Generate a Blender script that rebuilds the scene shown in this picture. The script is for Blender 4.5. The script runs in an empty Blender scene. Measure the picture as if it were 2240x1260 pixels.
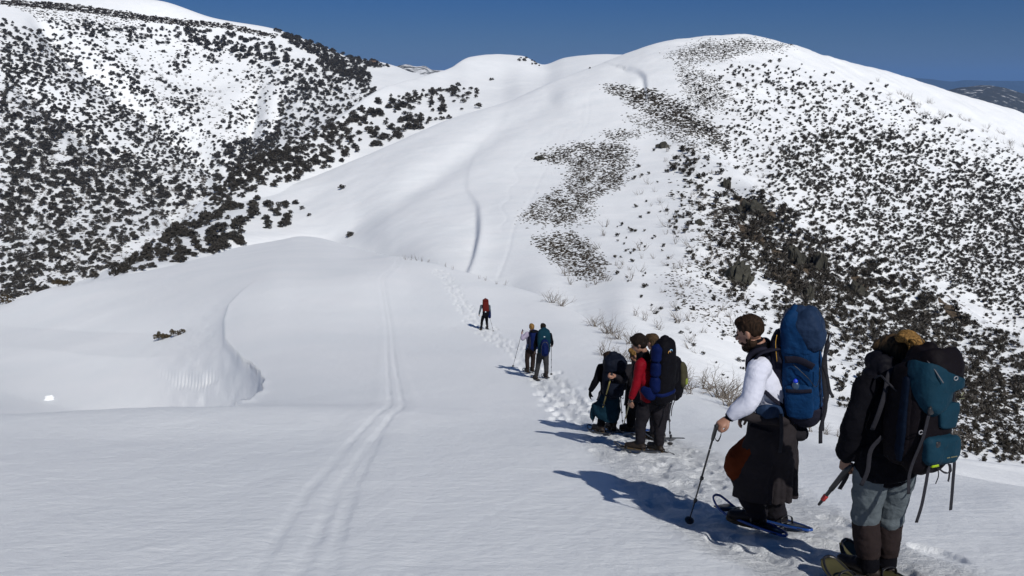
import bpy, bmesh, math, random
import numpy as np
from mathutils import Vector, Matrix
from mathutils.bvhtree import BVHTree
random.seed(7)
RNG = np.random.default_rng(11)
SC = bpy.context.scene
COL = SC.collection
R = math.radians

# ------------------------------------------------------------------ camera, sky, sun, exposure
FP, PIT, CZ = 1700.0, R(14.8), 1.65        # focal length in photo pixels (2240 wide), pitch down, eye height
CP, SP = math.cos(PIT), math.sin(PIT)
cam_data = bpy.data.cameras.new('camera')
cam_data.sensor_width = 36.0
cam_data.lens = FP / 2240.0 * 36.0
cam_data.clip_start = 0.1
cam_data.clip_end = 60000.0
cam = bpy.data.objects.new('camera', cam_data)
cam.location = (0, 0, CZ)
cam.rotation_euler = (R(90) - PIT, 0, 0)
COL.objects.link(cam)
SC.camera = cam

SUN_DIR = Vector((0.36, -0.69, 0.74)).normalized()      # towards the sun: behind the camera, to the right
SUN_ELEV = math.asin(SUN_DIR.z)
world = bpy.data.worlds.new('World')
SC.world = world
world.use_nodes = True
wn = world.node_tree
bg = wn.nodes['Background']
sky = wn.nodes.new('ShaderNodeTexSky')
sky.sky_type = 'NISHITA'
sky.sun_disc = False
sky.sun_elevation = SUN_ELEV
sky.sun_rotation = math.atan2(SUN_DIR.x, SUN_DIR.y)
sky.altitude = 1800.0
sky.air_density = 1.0
sky.dust_density = 0.15
sky.ozone_density = 2.5
tint = wn.nodes.new('ShaderNodeMix'); tint.data_type = 'RGBA'; tint.blend_type = 'MULTIPLY'
tint.inputs[0].default_value = 1.0
wn.links.new(sky.outputs[0], tint.inputs[6])
wn.links.new(tint.outputs[2], bg.inputs[0])
# clear high-country sky: deep blue overhead, duller and slightly mauve just above the horizon
geo = wn.nodes.new('ShaderNodeTexCoord'); sep = wn.nodes.new('ShaderNodeSeparateXYZ')
wn.links.new(geo.outputs['Generated'], sep.inputs[0])
skr = wn.nodes.new('ShaderNodeValToRGB')
wn.links.new(sep.outputs['Z'], skr.inputs[0])
els = skr.color_ramp.elements
els[0].position = 0.0; els[0].color = (0.34, 0.40, 0.56, 1)
els[1].position = 1.0; els[1].color = (0.22, 0.60, 0.92, 1)
e = els.new(0.10); e.color = (0.16, 0.38, 0.74, 1)
wn.links.new(skr.outputs[0], tint.inputs[7])
bg.inputs[1].default_value = 0.047

sun_data = bpy.data.lights.new('sun', 'SUN')
sun_data.energy = 4.15
sun_data.angle = R(0.5)
sun_data.color = (1.0, 0.965, 0.91)
sun = bpy.data.objects.new('sun', sun_data)
sun.rotation_euler = (-SUN_DIR).to_track_quat('-Z', 'Y').to_euler()
sun.location = SUN_DIR * 50
COL.objects.link(sun)
SC.view_settings.view_transform = 'Standard'
SC.view_settings.look = 'None'
SC.view_settings.exposure = 0.0
SC.view_settings.gamma = 1.0
SC.cycles.max_bounces = 6
SC.cycles.diffuse_bounces = 3

# ------------------------------------------------------------------ helpers
def q_of(py):                      # tangent of the elevation angle seen at photo row py (on the forward axis)
    v = 630.0 - np.asarray(py, float)
    return (-FP * SP + v * CP) / (FP * CP + v * SP)

def v_of(q):
    return FP * (q * CP + SP) / (CP - q * SP)

def P(px, py, Y):
    """world point at forward distance Y that the photo shows at (px, py)"""
    v = 630.0 - py
    dy = FP * CP + v * SP
    s = Y / dy
    return Vector(((px - 1120.0) * s, Y, (-FP * SP + v * CP) * s + CZ))

def tag(o, label=None, cat=None, group=None, kind=None):
    if label: o['label'] = label
    if cat: o['category'] = cat
    if group: o['group'] = group
    if kind: o['kind'] = kind
    return o

def link(o, parent=None):
    COL.objects.link(o)
    if parent is not None:
        o.parent = parent
    return o

def np_mesh(name, V, Fc, smooth=True, mats=(), midx=None):
    """V (n,3); Fc (m,3) or (m,4)"""
    me = bpy.data.meshes.new(name)
    V = np.ascontiguousarray(V, dtype=np.float32)
    Fc = np.ascontiguousarray(Fc, dtype=np.int32)
    n, m, k = len(V), len(Fc), Fc.shape[1]
    me.vertices.add(n); me.vertices.foreach_set('co', V.ravel())
    me.loops.add(m * k); me.loops.foreach_set('vertex_index', Fc.ravel())
    me.polygons.add(m)
    me.polygons.foreach_set('loop_start', np.arange(m, dtype=np.int32) * k)
    me.polygons.foreach_set('loop_total', np.full(m, k, dtype=np.int32))
    for mt in mats: me.materials.append(mt)
    if midx is not None: me.polygons.foreach_set('material_index', np.asarray(midx, dtype=np.int32))
    me.polygons.foreach_set('use_smooth', np.full(m, smooth, dtype=bool))
    me.update(calc_edges=True); me.validate()
    return me

_tab = RNG.random((256, 256))
def vnoise(x, y):
    x = np.asarray(x, float); y = np.asarray(y, float)
    xi = np.floor(x).astype(int); yi = np.floor(y).astype(int)
    fx = x - xi; fy = y - yi
    fx = fx * fx * (3 - 2 * fx); fy = fy * fy * (3 - 2 * fy)
    a = _tab[xi & 255, yi & 255]; b = _tab[(xi + 1) & 255, yi & 255]
    c = _tab[xi & 255, (yi + 1) & 255]; d = _tab[(xi + 1) & 255, (yi + 1) & 255]
    return (a * (1 - fx) + b * fx) * (1 - fy) + (c * (1 - fx) + d * fx) * fy
def fbm(x, y, o=4):
    s = 0; a = 1; t = 0
    for i in range(o):
        s = s + a * vnoise(x * 2 ** i + 17.3 * i, y * 2 ** i + 5.1 * i); t += a; a *= 0.5
    return s / t - 0.5

def pchip(xk, yk, x):
    """monotone cubic; xk (K,), yk (K,...), x (N,)"""
    xk = np.asarray(xk, float); yk = np.asarray(yk, float); x = np.clip(np.asarray(x, float), xk[0], xk[-1])
    h = np.diff(xk); sh = (len(h),) + (1,) * (yk.ndim - 1)
    hh = h.reshape(sh)
    d = np.diff(yk, axis=0) / hh
    m = np.zeros_like(yk)
    m[0] = d[0]; m[-1] = d[-1]
    if len(h) > 1:
        w1 = 2 * hh[1:] + hh[:-1]; w2 = hh[1:] + 2 * hh[:-1]
        same = (d[1:] * d[:-1]) > 0
        den = np.where(same, w1 / np.where(d[:-1] == 0, 1e-12, d[:-1]) + w2 / np.where(d[1:] == 0, 1e-12, d[1:]), 1)
        m[1:-1] = np.where(same, (w1 + w2) / den, 0)
    i = np.clip(np.searchsorted(xk, x, side='right') - 1, 0, len(h) - 1)
    sx = (len(x),) + (1,) * (yk.ndim - 1)
    t = ((x - xk[i]) / h[i]).reshape(sx); H = h[i].reshape(sx)
    return ((1 + 2 * t) * (1 - t) ** 2) * yk[i] + t * (1 - t) ** 2 * H * m[i] + t * t * (3 - 2 * t) * yk[i + 1] + t * t * (t - 1) * H * m[i + 1]

# ------------------------------------------------------------------ materials
def nodes_of(m):
    m.use_nodes = True
    nt = m.node_tree
    return nt, nt.nodes['Principled BSDF']

def add_noise(nt, scale, detail=6, rough=0.55, coord='Object'):
    tc = nt.nodes.new('ShaderNodeTexCoord')
    n = nt.nodes.new('ShaderNodeTexNoise')
    n.inputs['Scale'].default_value = scale
    n.inputs['Detail'].default_value = detail
    n.inputs['Roughness'].default_value = rough
    nt.links.new(tc.outputs[coord], n.inputs['Vector'])
    return n

def ramp(nt, src, stops):
    r = nt.nodes.new('ShaderNodeValToRGB')
    el = r.color_ramp.elements
    while len(el) < len(stops): el.new(0.5)
    for e, (p, c) in zip(el, stops):
        e.position = p; e.color = (c[0], c[1], c[2], 1)
    nt.links.new(src, r.inputs[0])
    return r

def bump(nt, b, src, strength, dist, prev=None):
    k = nt.nodes.new('ShaderNodeBump')
    k.inputs['Strength'].default_value = strength
    k.inputs['Distance'].default_value = dist
    nt.links.new(src, k.inputs['Height'])
    if prev: nt.links.new(prev.outputs[0], k.inputs['Normal'])
    nt.links.new(k.outputs[0], b.inputs['Normal'])
    return k

MATS = {}
def mat(name, col, rough=0.8, var=0.25, scale=6.0, bs=0.0, bscale=60, bdist=0.004, spec=0.3, metal=0.0, sheen=0.0):
    if name in MATS: return MATS[name]
    m = bpy.data.materials.new(name)
    nt, b = nodes_of(m)
    n = add_noise(nt, scale)
    lo = [c * (1 - var) for c in col]; hi = [min(1, c * (1 + var)) for c in col]
    r = ramp(nt, n.outputs['Fac'], [(0.3, lo), (0.7, hi)])
    nt.links.new(r.outputs[0], b.inputs['Base Color'])
    b.inputs['Roughness'].default_value = rough
    b.inputs['Specular IOR Level'].default_value = spec
    b.inputs['Metallic'].default_value = metal
    if sheen: b.inputs['Sheen Weight'].default_value = sheen
    if bs:
        n2 = add_noise(nt, bscale, 4)
        bump(nt, b, n2.outputs['Fac'], bs, bdist)
    MATS[name] = m
    return m

def cloth(name, col, fold=0.5, var=0.15, rough=0.85):
    """woven fabric: weave bump plus crumple folds"""
    if name in MATS: return MATS[name]
    m = bpy.data.materials.new(name)
    nt, b = nodes_of(m)
    n = add_noise(nt, 9.0, 5)
    lo = [c * (1 - var) for c in col]; hi = [min(1, c * (1 + var)) for c in col]
    r = ramp(nt, n.outputs['Fac'], [(0.3, lo), (0.7, hi)])
    nt.links.new(r.outputs[0], b.inputs['Base Color'])
    b.inputs['Roughness'].default_value = rough
    b.inputs['Specular IOR Level'].default_value = 0.05
    n1 = add_noise(nt, 14.0, 3, 0.6); n1.inputs['Distortion'].default_value = 0.5
    n2 = add_noise(nt, 420.0, 2)
    k = bump(nt, b, n1.outputs['Fac'], fold, 0.014)
    bump(nt, b, n2.outputs['Fac'], 0.25, 0.001, k)
    MATS[name] = m
    return m

def snow_mat(name, near=False):
    m = bpy.data.materials.new(name)
    nt, b = nodes_of(m)
    n = add_noise(nt, 0.12, 5)
    r = ramp(nt, n.outputs['Fac'], [(0.35, (0.81, 0.84, 0.865)), (0.65, (0.855, 0.875, 0.895))])
    nt.links.new(r.outputs[0], b.inputs['Base Color'])
    b.inputs['Roughness'].default_value = 0.55
    b.inputs['Specular IOR Level'].default_value = 0.18
    if near:
        a = add_noise(nt, 9.0, 6, 0.6); c = add_noise(nt, 130.0, 4, 0.7)
        k = bump(nt, b, a.outputs['Fac'], 0.40, 0.03)
        k = bump(nt, b, c.outputs['Fac'], 0.6, 0.008, k)
        tc2 = nt.nodes.new('ShaderNodeTexCoord'); mp2 = nt.nodes.new('ShaderNodeMapping'); mp2.inputs['Scale'].default_value = (1.6, 7.0, 1.0); mp2.inputs['Rotation'].default_value = (0, 0, R(-8))
        wv = nt.nodes.new('ShaderNodeTexNoise'); wv.inputs['Scale'].default_value = 1.0; wv.inputs['Detail'].default_value = 6; wv.inputs['Roughness'].default_value = 0.6
        nt.links.new(tc2.outputs['Object'], mp2.inputs[0]); nt.links.new(mp2.outputs[0], wv.inputs['Vector'])
        k = bump(nt, b, wv.outputs['Fac'], 0.26, 0.04, k)
        # trodden snow: coarse crumbly bump where boots have broken the crust
        at = nt.nodes.new('ShaderNodeAttribute'); at.attribute_name = 'trod'
        tn = add_noise(nt, 17.0, 7, 0.72)
        mx = nt.nodes.new('ShaderNodeMath'); mx.operation = 'MULTIPLY'
        nt.links.new(at.outputs['Fac'], mx.inputs[0]); nt.links.new(tn.outputs['Fac'], mx.inputs[1])
        bump(nt, b, mx.outputs[0], 0.9, 0.075, k)
    else:
        tc = nt.nodes.new('ShaderNodeTexCoord'); mp = nt.nodes.new('ShaderNodeMapping')
        mp.inputs['Scale'].default_value = (0.07, 0.5, 0.5)
        mp.inputs['Rotation'].default_value = (0, 0, R(32))
        a = nt.nodes.new('ShaderNodeTexNoise'); a.inputs['Scale'].default_value = 1.0; a.inputs['Detail'].default_value = 7
        nt.links.new(tc.outputs['Object'], mp.inputs[0]); nt.links.new(mp.outputs[0], a.inputs['Vector'])
        k = bump(nt, b, a.outputs['Fac'], 0.22, 0.5)
        c = add_noise(nt, 1.5, 6)
        bump(nt, b, c.outputs['Fac'], 0.25, 0.25, k)
    return m
SNOW_NEAR = snow_mat('snow_near', True)
SNOW_FAR = snow_mat('snow_far')

# ------------------------------------------------------------------ terrain lofts
class Sheet:
    """a landform given by profiles: for photo column px, knots (forward distance, photo row)"""
    def __init__(self, cols, px, rows, disp=None):
        xk = [c[0] for c in cols]
        LY = np.array([[math.log(k[0]) for k in c[1]] for c in cols])
        Q = np.array([[float(q_of(k[1])) for k in c[1]] for c in cols])
        LYc = pchip(xk, LY, px); Qc = pchip(xk, Q, px)
        K = LY.shape[1]
        t = np.concatenate([np.linspace(i, i + 1, rows[i], endpoint=False) for i in range(K - 1)] + [[K - 1.0]])
        lyo = pchip(np.arange(K), LYc.T, t)                 # (T, N)
        # the profile is monotone between knots in distance, so crests stay where the knots put them
        qo = pchip(np.arange(K), Qc.T, t)
        Y = np.exp(lyo)
        v = v_of(qo); py = 630 - v
        X = (px[None, :] - 1120.0) / (FP * CP + v * SP) * Y
        Z = qo * Y + CZ
        PX = np.broadcast_to(px[None, :], Y.shape)
        if disp is not None:
            Z = Z + disp(PX, py, X, Y, Z)
        self.shape = Y.shape
        self.V = np.stack([X, Y, Z], -1).reshape(-1, 3)
        T, N = Y.shape
        i = np.arange((T - 1) * N).reshape(T - 1, N)[:, :-1].ravel()
        self.F = np.stack([i, i + 1, i + 1 + N, i + N], -1)
        self.PX = PX; self.PY = py
    def make(self, name, m, label=None):
        me = np_mesh(name, self.V, self.F, True, [m])
        o = bpy.data.objects.new(name, me); link(o); o['kind'] = 'structure'
        if label: o['label'] = label
        self.obj = o
        return o
    def bvh(self, step=1):
        self._b = BVHTree.FromPolygons([tuple(p) for p in self.V.tolist()], [tuple(f) for f in self.F.tolist()])
    def hit(self, px, py):
        if not hasattr(self, '_b'): self.bvh()
        d = P(px, py, 1.0) - Vector((0, 0, CZ))
        h = self._b.ray_cast(Vector((0, 0, CZ)), d.normalized())
        return h[0], h[1]

def seg_dist(x, y, pts, t=False):
    """distance (and signed side, and parameter) of points to a polyline"""
    best = np.full(np.shape(x), 1e9); side = np.zeros(np.shape(x)); par = np.zeros(np.shape(x))
    acc = 0.0
    for (ax, ay), (bx, by) in zip(pts[:-1], pts[1:]):
        dx, dy = bx - ax, by - ay; L2 = dx * dx + dy * dy
        u = np.clip(((x - ax) * dx + (y - ay) * dy) / L2, 0, 1)
        ex = x - (ax + u * dx); ey = y - (ay + u * dy)
        d = np.hypot(ex, ey); s = dx * ey - dy * ex
        w = d < best
        best = np.where(w, d, best); side = np.where(w, np.sign(s), side); par = np.where(w, acc + u * math.sqrt(L2), par)
        acc += math.sqrt(L2)
    return best, side, par

def smooth_poly(pts, n=8):
    pts = np.array(pts, float)
    k = np.arange(len(pts))
    return [tuple(p) for p in pchip(k, pts, np.linspace(0, len(pts) - 1, (len(pts) - 1) * n + 1))]

def zpy(z, Y):          # photo row of a point z (relative to the eye) at distance Y
    return float(630 - v_of(z / Y))

# ---- the near snow slope
def near(slope=0.33, n=5):
    return [(Y, zpy(-(1.65 + slope * Y), Y)) for Y in (1.0, 2.5, 4.46, 5.6, 8.0, 10.6)[:n + 1]]
def fgcol(px, ks, k5=None, slope=0.33):
    a = near(slope, 5)
    if k5: a[5] = k5; a[4] = (min(a[4][0], k5[0] - 1.2), a[4][1] if k5[0] > 9.3 else zpy(-(1.65 + slope * (k5[0] - 1.2)), k5[0] - 1.2))
    a += ks
    Y, py = ks[-1]
    a += [(Y * 1.07, py + 5), (Y * 1.25, py + 45), (Y * 1.7, py + 130)]
    return (px, a)
FGC = [
 fgcol(-4200, [(14, 1120), (20, 1150), (30, 1120), (60, 1050), (90, 1020), (120, 1000)]),
 fgcol(-1500, [(14, 960), (19, 990), (28, 960), (52, 900), (78, 860), (105, 830)]),
 fgcol(-400, [(14, 925), (18.5, 950), (28, 915), (50, 840), (76, 775), (102, 735)]),
 fgcol(0, [(14, 905), (18, 922), (27, 885), (49, 792), (75, 712), (100, 661)]),
 fgcol(120, [(14, 900), (17.6, 912), (26, 880), (48, 778), (73, 690), (98, 626)]),
 fgcol(200, [(14, 896), (17.4, 903), (25, 877), (47, 768), (72, 674), (97, 616)]),
 fgcol(330, [(14, 891), (17, 894), (24, 868), (45, 756), (70, 655), (118, 590)]),
 fgcol(450, [(14, 889), (16.6, 889), (23.4, 852), (43, 735), (68, 630), (135, 560)]),
 fgcol(545, [(14, 888), (16.2, 885), (23, 840), (42, 718), (66, 612), (165, 538)]),
 fgcol(610, [(14, 888), (16, 882), (22.6, 835), (42, 712), (68, 597), (172, 527)]),
 fgcol(657, [(14, 889), (16, 882), (22.5, 832), (42, 712), (70, 594), (180, 517)]),
 fgcol(705, [(14, 890), (16, 882), (22.5, 830), (42, 713), (71, 592), (166, 523)]),
 fgcol(770, [(14, 892), (16.1, 882), (22.5, 829), (42, 716), (71, 590), (150, 541)]),
 fgcol(850, [(14, 896), (16.3, 881), (22.5, 828), (42, 718), (72, 588), (96, 558)]),
 fgcol(900, [(14, 900), (16.5, 881), (22.5, 828), (42, 719), (68, 606), (84, 566)]),
 fgcol(1000, [(14, 908), (16.8, 882), (22.5, 828), (42, 720), (60, 640), (76, 590)]),
 fgcol(1100, [(14, 915), (17, 882), (22.5, 828), (42, 720), (56, 665), (68, 622)]),
 fgcol(1200, [(14, 917), (17, 882), (22.5, 828), (41, 722), (51, 682), (60, 655)]),
 fgcol(1330, [(13.5, 922), (17, 882), (22, 829), (34, 762), (39, 740), (44, 721)]),
 fgcol(1420, [(13, 929), (16, 891), (20, 850), (27, 803), (31, 785), (34, 770)]),
 fgcol(1500, [(12.5, 938), (15, 905), (18, 875), (21, 850), (24, 833), (26, 820)]),
 fgcol(1600, [(12, 946), (13.5, 930), (15, 916), (16.5, 904), (18.5, 889), (20, 880)]),
 fgcol(1760, [(11.3, 966), (12.2, 958), (13, 951), (13.8, 947), (14.8, 942), (16, 938)], (10, 979)),
 fgcol(1880, [(10.6, 996), (12.0, 995), (13.4, 986), (14.4, 976), (15.3, 968), (16.2, 961)], (9.3, 996)),
 fgcol(2000, [(10, 1030), (12, 1036), (14, 1020), (15, 1006), (15.8, 996), (16.5, 987)], (8.6, 1015)),
 fgcol(2100, [(9.8, 1058), (12, 1070), (14, 1048), (15, 1028), (15.8, 1014), (16.5, 1003)], (8.3, 1040)),
 fgcol(2240, [(9.5, 1088), (12, 1105), (14, 1076), (15, 1053), (15.8, 1037), (16.5, 1022)], (8.0, 1064)),
 fgcol(2800, [(9.5, 1180), (12, 1210), (14, 1170), (15, 1130), (15.8, 1110), (16.5, 1090)], (8.0, 1140), 0.36),
 fgcol(5600, [(9.5, 1500), (12, 1540), (14, 1480), (15, 1420), (15.8, 1390), (16.5, 1350)], (8.0, 1440), 0.6),
]
SKI = smooth_poly([(560, 1330), (640, 1190), (700, 1085), (775, 985), (835, 912), (866, 880), (856, 800), (851, 720), (838, 640), (836, 615), (868, 578), (872, 564)])
SKI2 = smooth_poly([(700, 1330), (735, 1190), (765, 1085), (812, 990), (850, 915)])
PATH = smooth_poly([(2040, 1330), (1850, 1240), (1690, 1165), (1560, 1080), (1470, 1010), (1390, 965), (1300, 925), (1235, 870), (1190, 825), (1130, 765), (1070, 725), (1020, 680), (990, 630), (960, 590)])
CORN = smooth_poly([(560, 612), (500, 668), (490, 700), (492, 745), (520, 778), (560, 806), (577, 832), (572, 858), (545, 878), (500, 888)])

def py_to_xy(pts, sheet_cols=FGC):
    """photo polyline -> ground XY on the undisturbed slope"""
    xk = [c[0] for c in sheet_cols]
    LY = np.array([[math.log(k[0]) for k in c[1]] for c in sheet_cols]); Q = np.array([[float(q_of(k[1])) for k in c[1]] for c in sheet_cols])
    out = []
    tt = np.linspace(0, LY.shape[1] - 4.0, 900)
    for px, py in pts:
        ly = pchip(np.arange(LY.shape[1]), pchip(xk, LY, [px])[0], tt); q = pchip(np.arange(LY.shape[1]), pchip(xk, Q, [px])[0], tt)
        k = np.argmax(q >= q_of(py)) if (q >= q_of(py)).any() else len(tt) - 1
        p = P(px, py, math.exp(ly[k])); out.append((p.x, p.y))
    return out
TROD = {}
def fg_disp(PX, PY, X, Y, Z):
    d = 0.0
    vis = 1 / (1 + (Y / 120.0) ** 4)
    # broad wind-worked undulation, growing with distance from the eye
    d = d + fbm(X * 0.05 + 3, Y * 0.05, 3) * np.clip(Y / 60, 0.05, 1) * 0.55
    d = d + fbm(X * 0.4, Y * 0.25, 4) * 0.06 * np.clip(Y / 12, 0.25, 1)
    d = d + fbm(X * 2.5, Y * 1.6 + 9, 4) * 0.024
    # old ski tracks: two grooves
    for line, amp in ((SKI, 0.021), (SKI2, 0.018)):
        sd, side, par = seg_dist(X, Y, py_to_xy(line))
        w = 0.085 + 0.06 * fbm(X * 0.7, Y * 0.7, 2)
        a = amp * 1.25 * (0.8 + 0.9 * fbm(par * 0.9, par * 0 + 3, 3) + 0.9 * fbm(X * 3.0, Y * 2.2, 3)) * np.where(Y > 9, 1, 0.72) * np.clip(0.2 + Y / 9.0, 0, 1)
        off = 0.14 if line is SKI else 0.0
        for s in ((-off, off) if off else (0.0,)):
            g = np.exp(-np.abs((sd * side - s + 0.05 * fbm(X * 2, Y * 1.5, 2)) / (w * 0.75)) ** 2.8)
            d = d - a * g
        d = d + a * 0.45 * np.exp(-((sd - 0.42) / 0.14) ** 2)
    # the trodden line of snowshoe prints
    pth = py_to_xy(PATH)
    sd, side, par = seg_dist(X, Y, pth)
    wid = 0.42 + 0.15 * np.sin(par * 0.45) + 0.35 * np.exp(-((Y - 8) / 5) ** 2)
    m = 1 / (1 + np.exp((sd - wid + 0.35 * fbm(X * 1.3, Y * 1.3, 3)) / 0.06))
    pr = vnoise(X * 3.4 + 5, Y * 2.1) ; pr2 = vnoise(X * 7.5, Y * 6.5); pr3 = vnoise(X * 17, Y * 15)
    d = d + m * (-0.03 - 0.025 * np.clip(pr - 0.45, 0, 1) * 2 + 0.030 * pr2 + 0.016 * pr3)
    TROD['m'] = m * np.clip(11.0 / Y, 0.12, 1)
    near_ = sd < 1.6
    xs_, ys_ = X[near_], Y[near_]; acc = np.zeros(xs_.shape)
    pp = np.array(pth); sl = np.r_[0, np.cumsum(np.hypot(*np.diff(pp, axis=0).T))]
    rs = np.random.default_rng(3); s0 = 0.3; wob_ = fbm(xs_ * 9, ys_ * 9, 3)
    while s0 < sl[-1]:
        for rep in range(3 if s0 < 14 else 2):
            q = s0 + rs.normal() * 0.1; cx, cy = np.interp(q, sl, pp[:, 0]), np.interp(q, sl, pp[:, 1])
            ex, ey = np.interp(q + 0.3, sl, pp[:, 0]) - cx, np.interp(q + 0.3, sl, pp[:, 1]) - cy
            L_ = math.hypot(ex, ey) + 1e-9; ex, ey = ex / L_, ey / L_
            an_ = rs.normal() * 0.25; ex, ey = ex * math.cos(an_) - ey * math.sin(an_), ex * math.sin(an_) + ey * math.cos(an_)
            off_ = rs.choice([-1, 1]) * (0.13 + abs(rs.normal()) * 0.26); cx -= ey * off_; cy += ex * off_
            u_ = (xs_ - cx) * ex + (ys_ - cy) * ey; w_ = -(xs_ - cx) * ey + (ys_ - cy) * ex
            r_ = np.sqrt((u_ / 0.22) ** 2 + (w_ / 0.095) ** 2) + 0.35 * wob_
            dep = (0.018 + 0.032 * rs.random()) * min(2.2, max(1.0, cy / 9.0))
            acc = np.minimum(acc, -dep / (1 + np.exp((r_ - 0.92) / 0.11))) + 0.010 * np.exp(-((r_ - 1.18) / 0.16) ** 2) * rs.random()
        s0 += 0.24
    full = np.zeros(X.shape); full[near_] = acc; d = d + full
    # cornice: the snow left of its lip drops away steeply, then eases out far to the left
    lipy = np.array([590, 640, 668, 700, 745, 778, 806, 832, 858, 878, 892, 905.0])
    lipx = np.array([590, 528, 500, 490, 492, 520, 560, 577, 573, 548, 500, 470.0])
    xl = np.interp(PY, lipy, lipx) + 2.2 * np.sin(PY * 0.31) * (PY > 770)
    Lx = xl - PX
    A = np.clip((PY - 600) / 95, 0, 1) ** 1.3 * (0.65 + 0.55 * np.clip((PY - 740) / 70, 0, 1)) * np.clip((Y - 14.2) / 0.9, 0, 1)
    fade = np.clip((PX + 320) / 640, 0, 1); fade = fade * fade * (3 - 2 * fade)
    lf = np.clip(Lx / 2.0, 0, 1)
    wall = 0.30 * (1 - np.exp(-np.clip(Lx, 0, None) / 3.0)) + 2.1 * (1 - np.exp(-np.clip(Lx, 0, None) / 85.0))
    d = d - A * fade * lf * wall
    d = d + 0.09 * A * np.exp(-(np.clip(-Lx, 0, None) / 10.0) ** 1.5) * (Lx < 0)
    # a second, lower bank curving through the hollow, and the fluted melt-out step on it
    yb = 772 - 0.0010 * np.clip(PX - 470, -300, 300) ** 2 + 2 * np.sin(PX * 0.12)
    inb = np.clip(Lx / 20, 0, 1) * np.clip((PX - 330) / 70, 0, 1) * A
    d = d + inb * 0.15 * np.exp(-((PY - (yb - 10)) / 9.0) ** 2)
    d = d - inb * 0.09 * np.exp(-((PY - (yb + 4)) / 5.0) ** 2) * (1 + 0.8 * np.sin(PX * 0.8 + PY * 0.4) * np.clip((480 - PX) / 30, 0, 1))
    d = d + inb * 0.11 * fbm(PX * 0.05, PY * 0.16, 5) * 2
    return d

def pxs(a, b, step, far=60):
    core = np.arange(a, b + step, step)
    L = []; x = a
    s = step
    while x > -4000:
        s = min(s * 1.25, 300); x -= s; L.append(x)
    Rr = []; x = core[-1]; s = step
    while x < 5400:
        s = min(s * 1.25, 300); x += s; Rr.append(x)
    return np.array(L[::-1] + core.tolist() + Rr)
FG = Sheet(FGC, pxs(-20, 2260, 2.6), [8, 30, 90, 70, 80, 44, 26, 24, 44, 66, 60, 60, 6, 8, 8], fg_disp)
fgo = FG.make('snow_slope', SNOW_NEAR)
at = fgo.data.attributes.new('trod', 'FLOAT', 'POINT')
at.data.foreach_set('value', TROD['m'].astype(np.float32).ravel())

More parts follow.
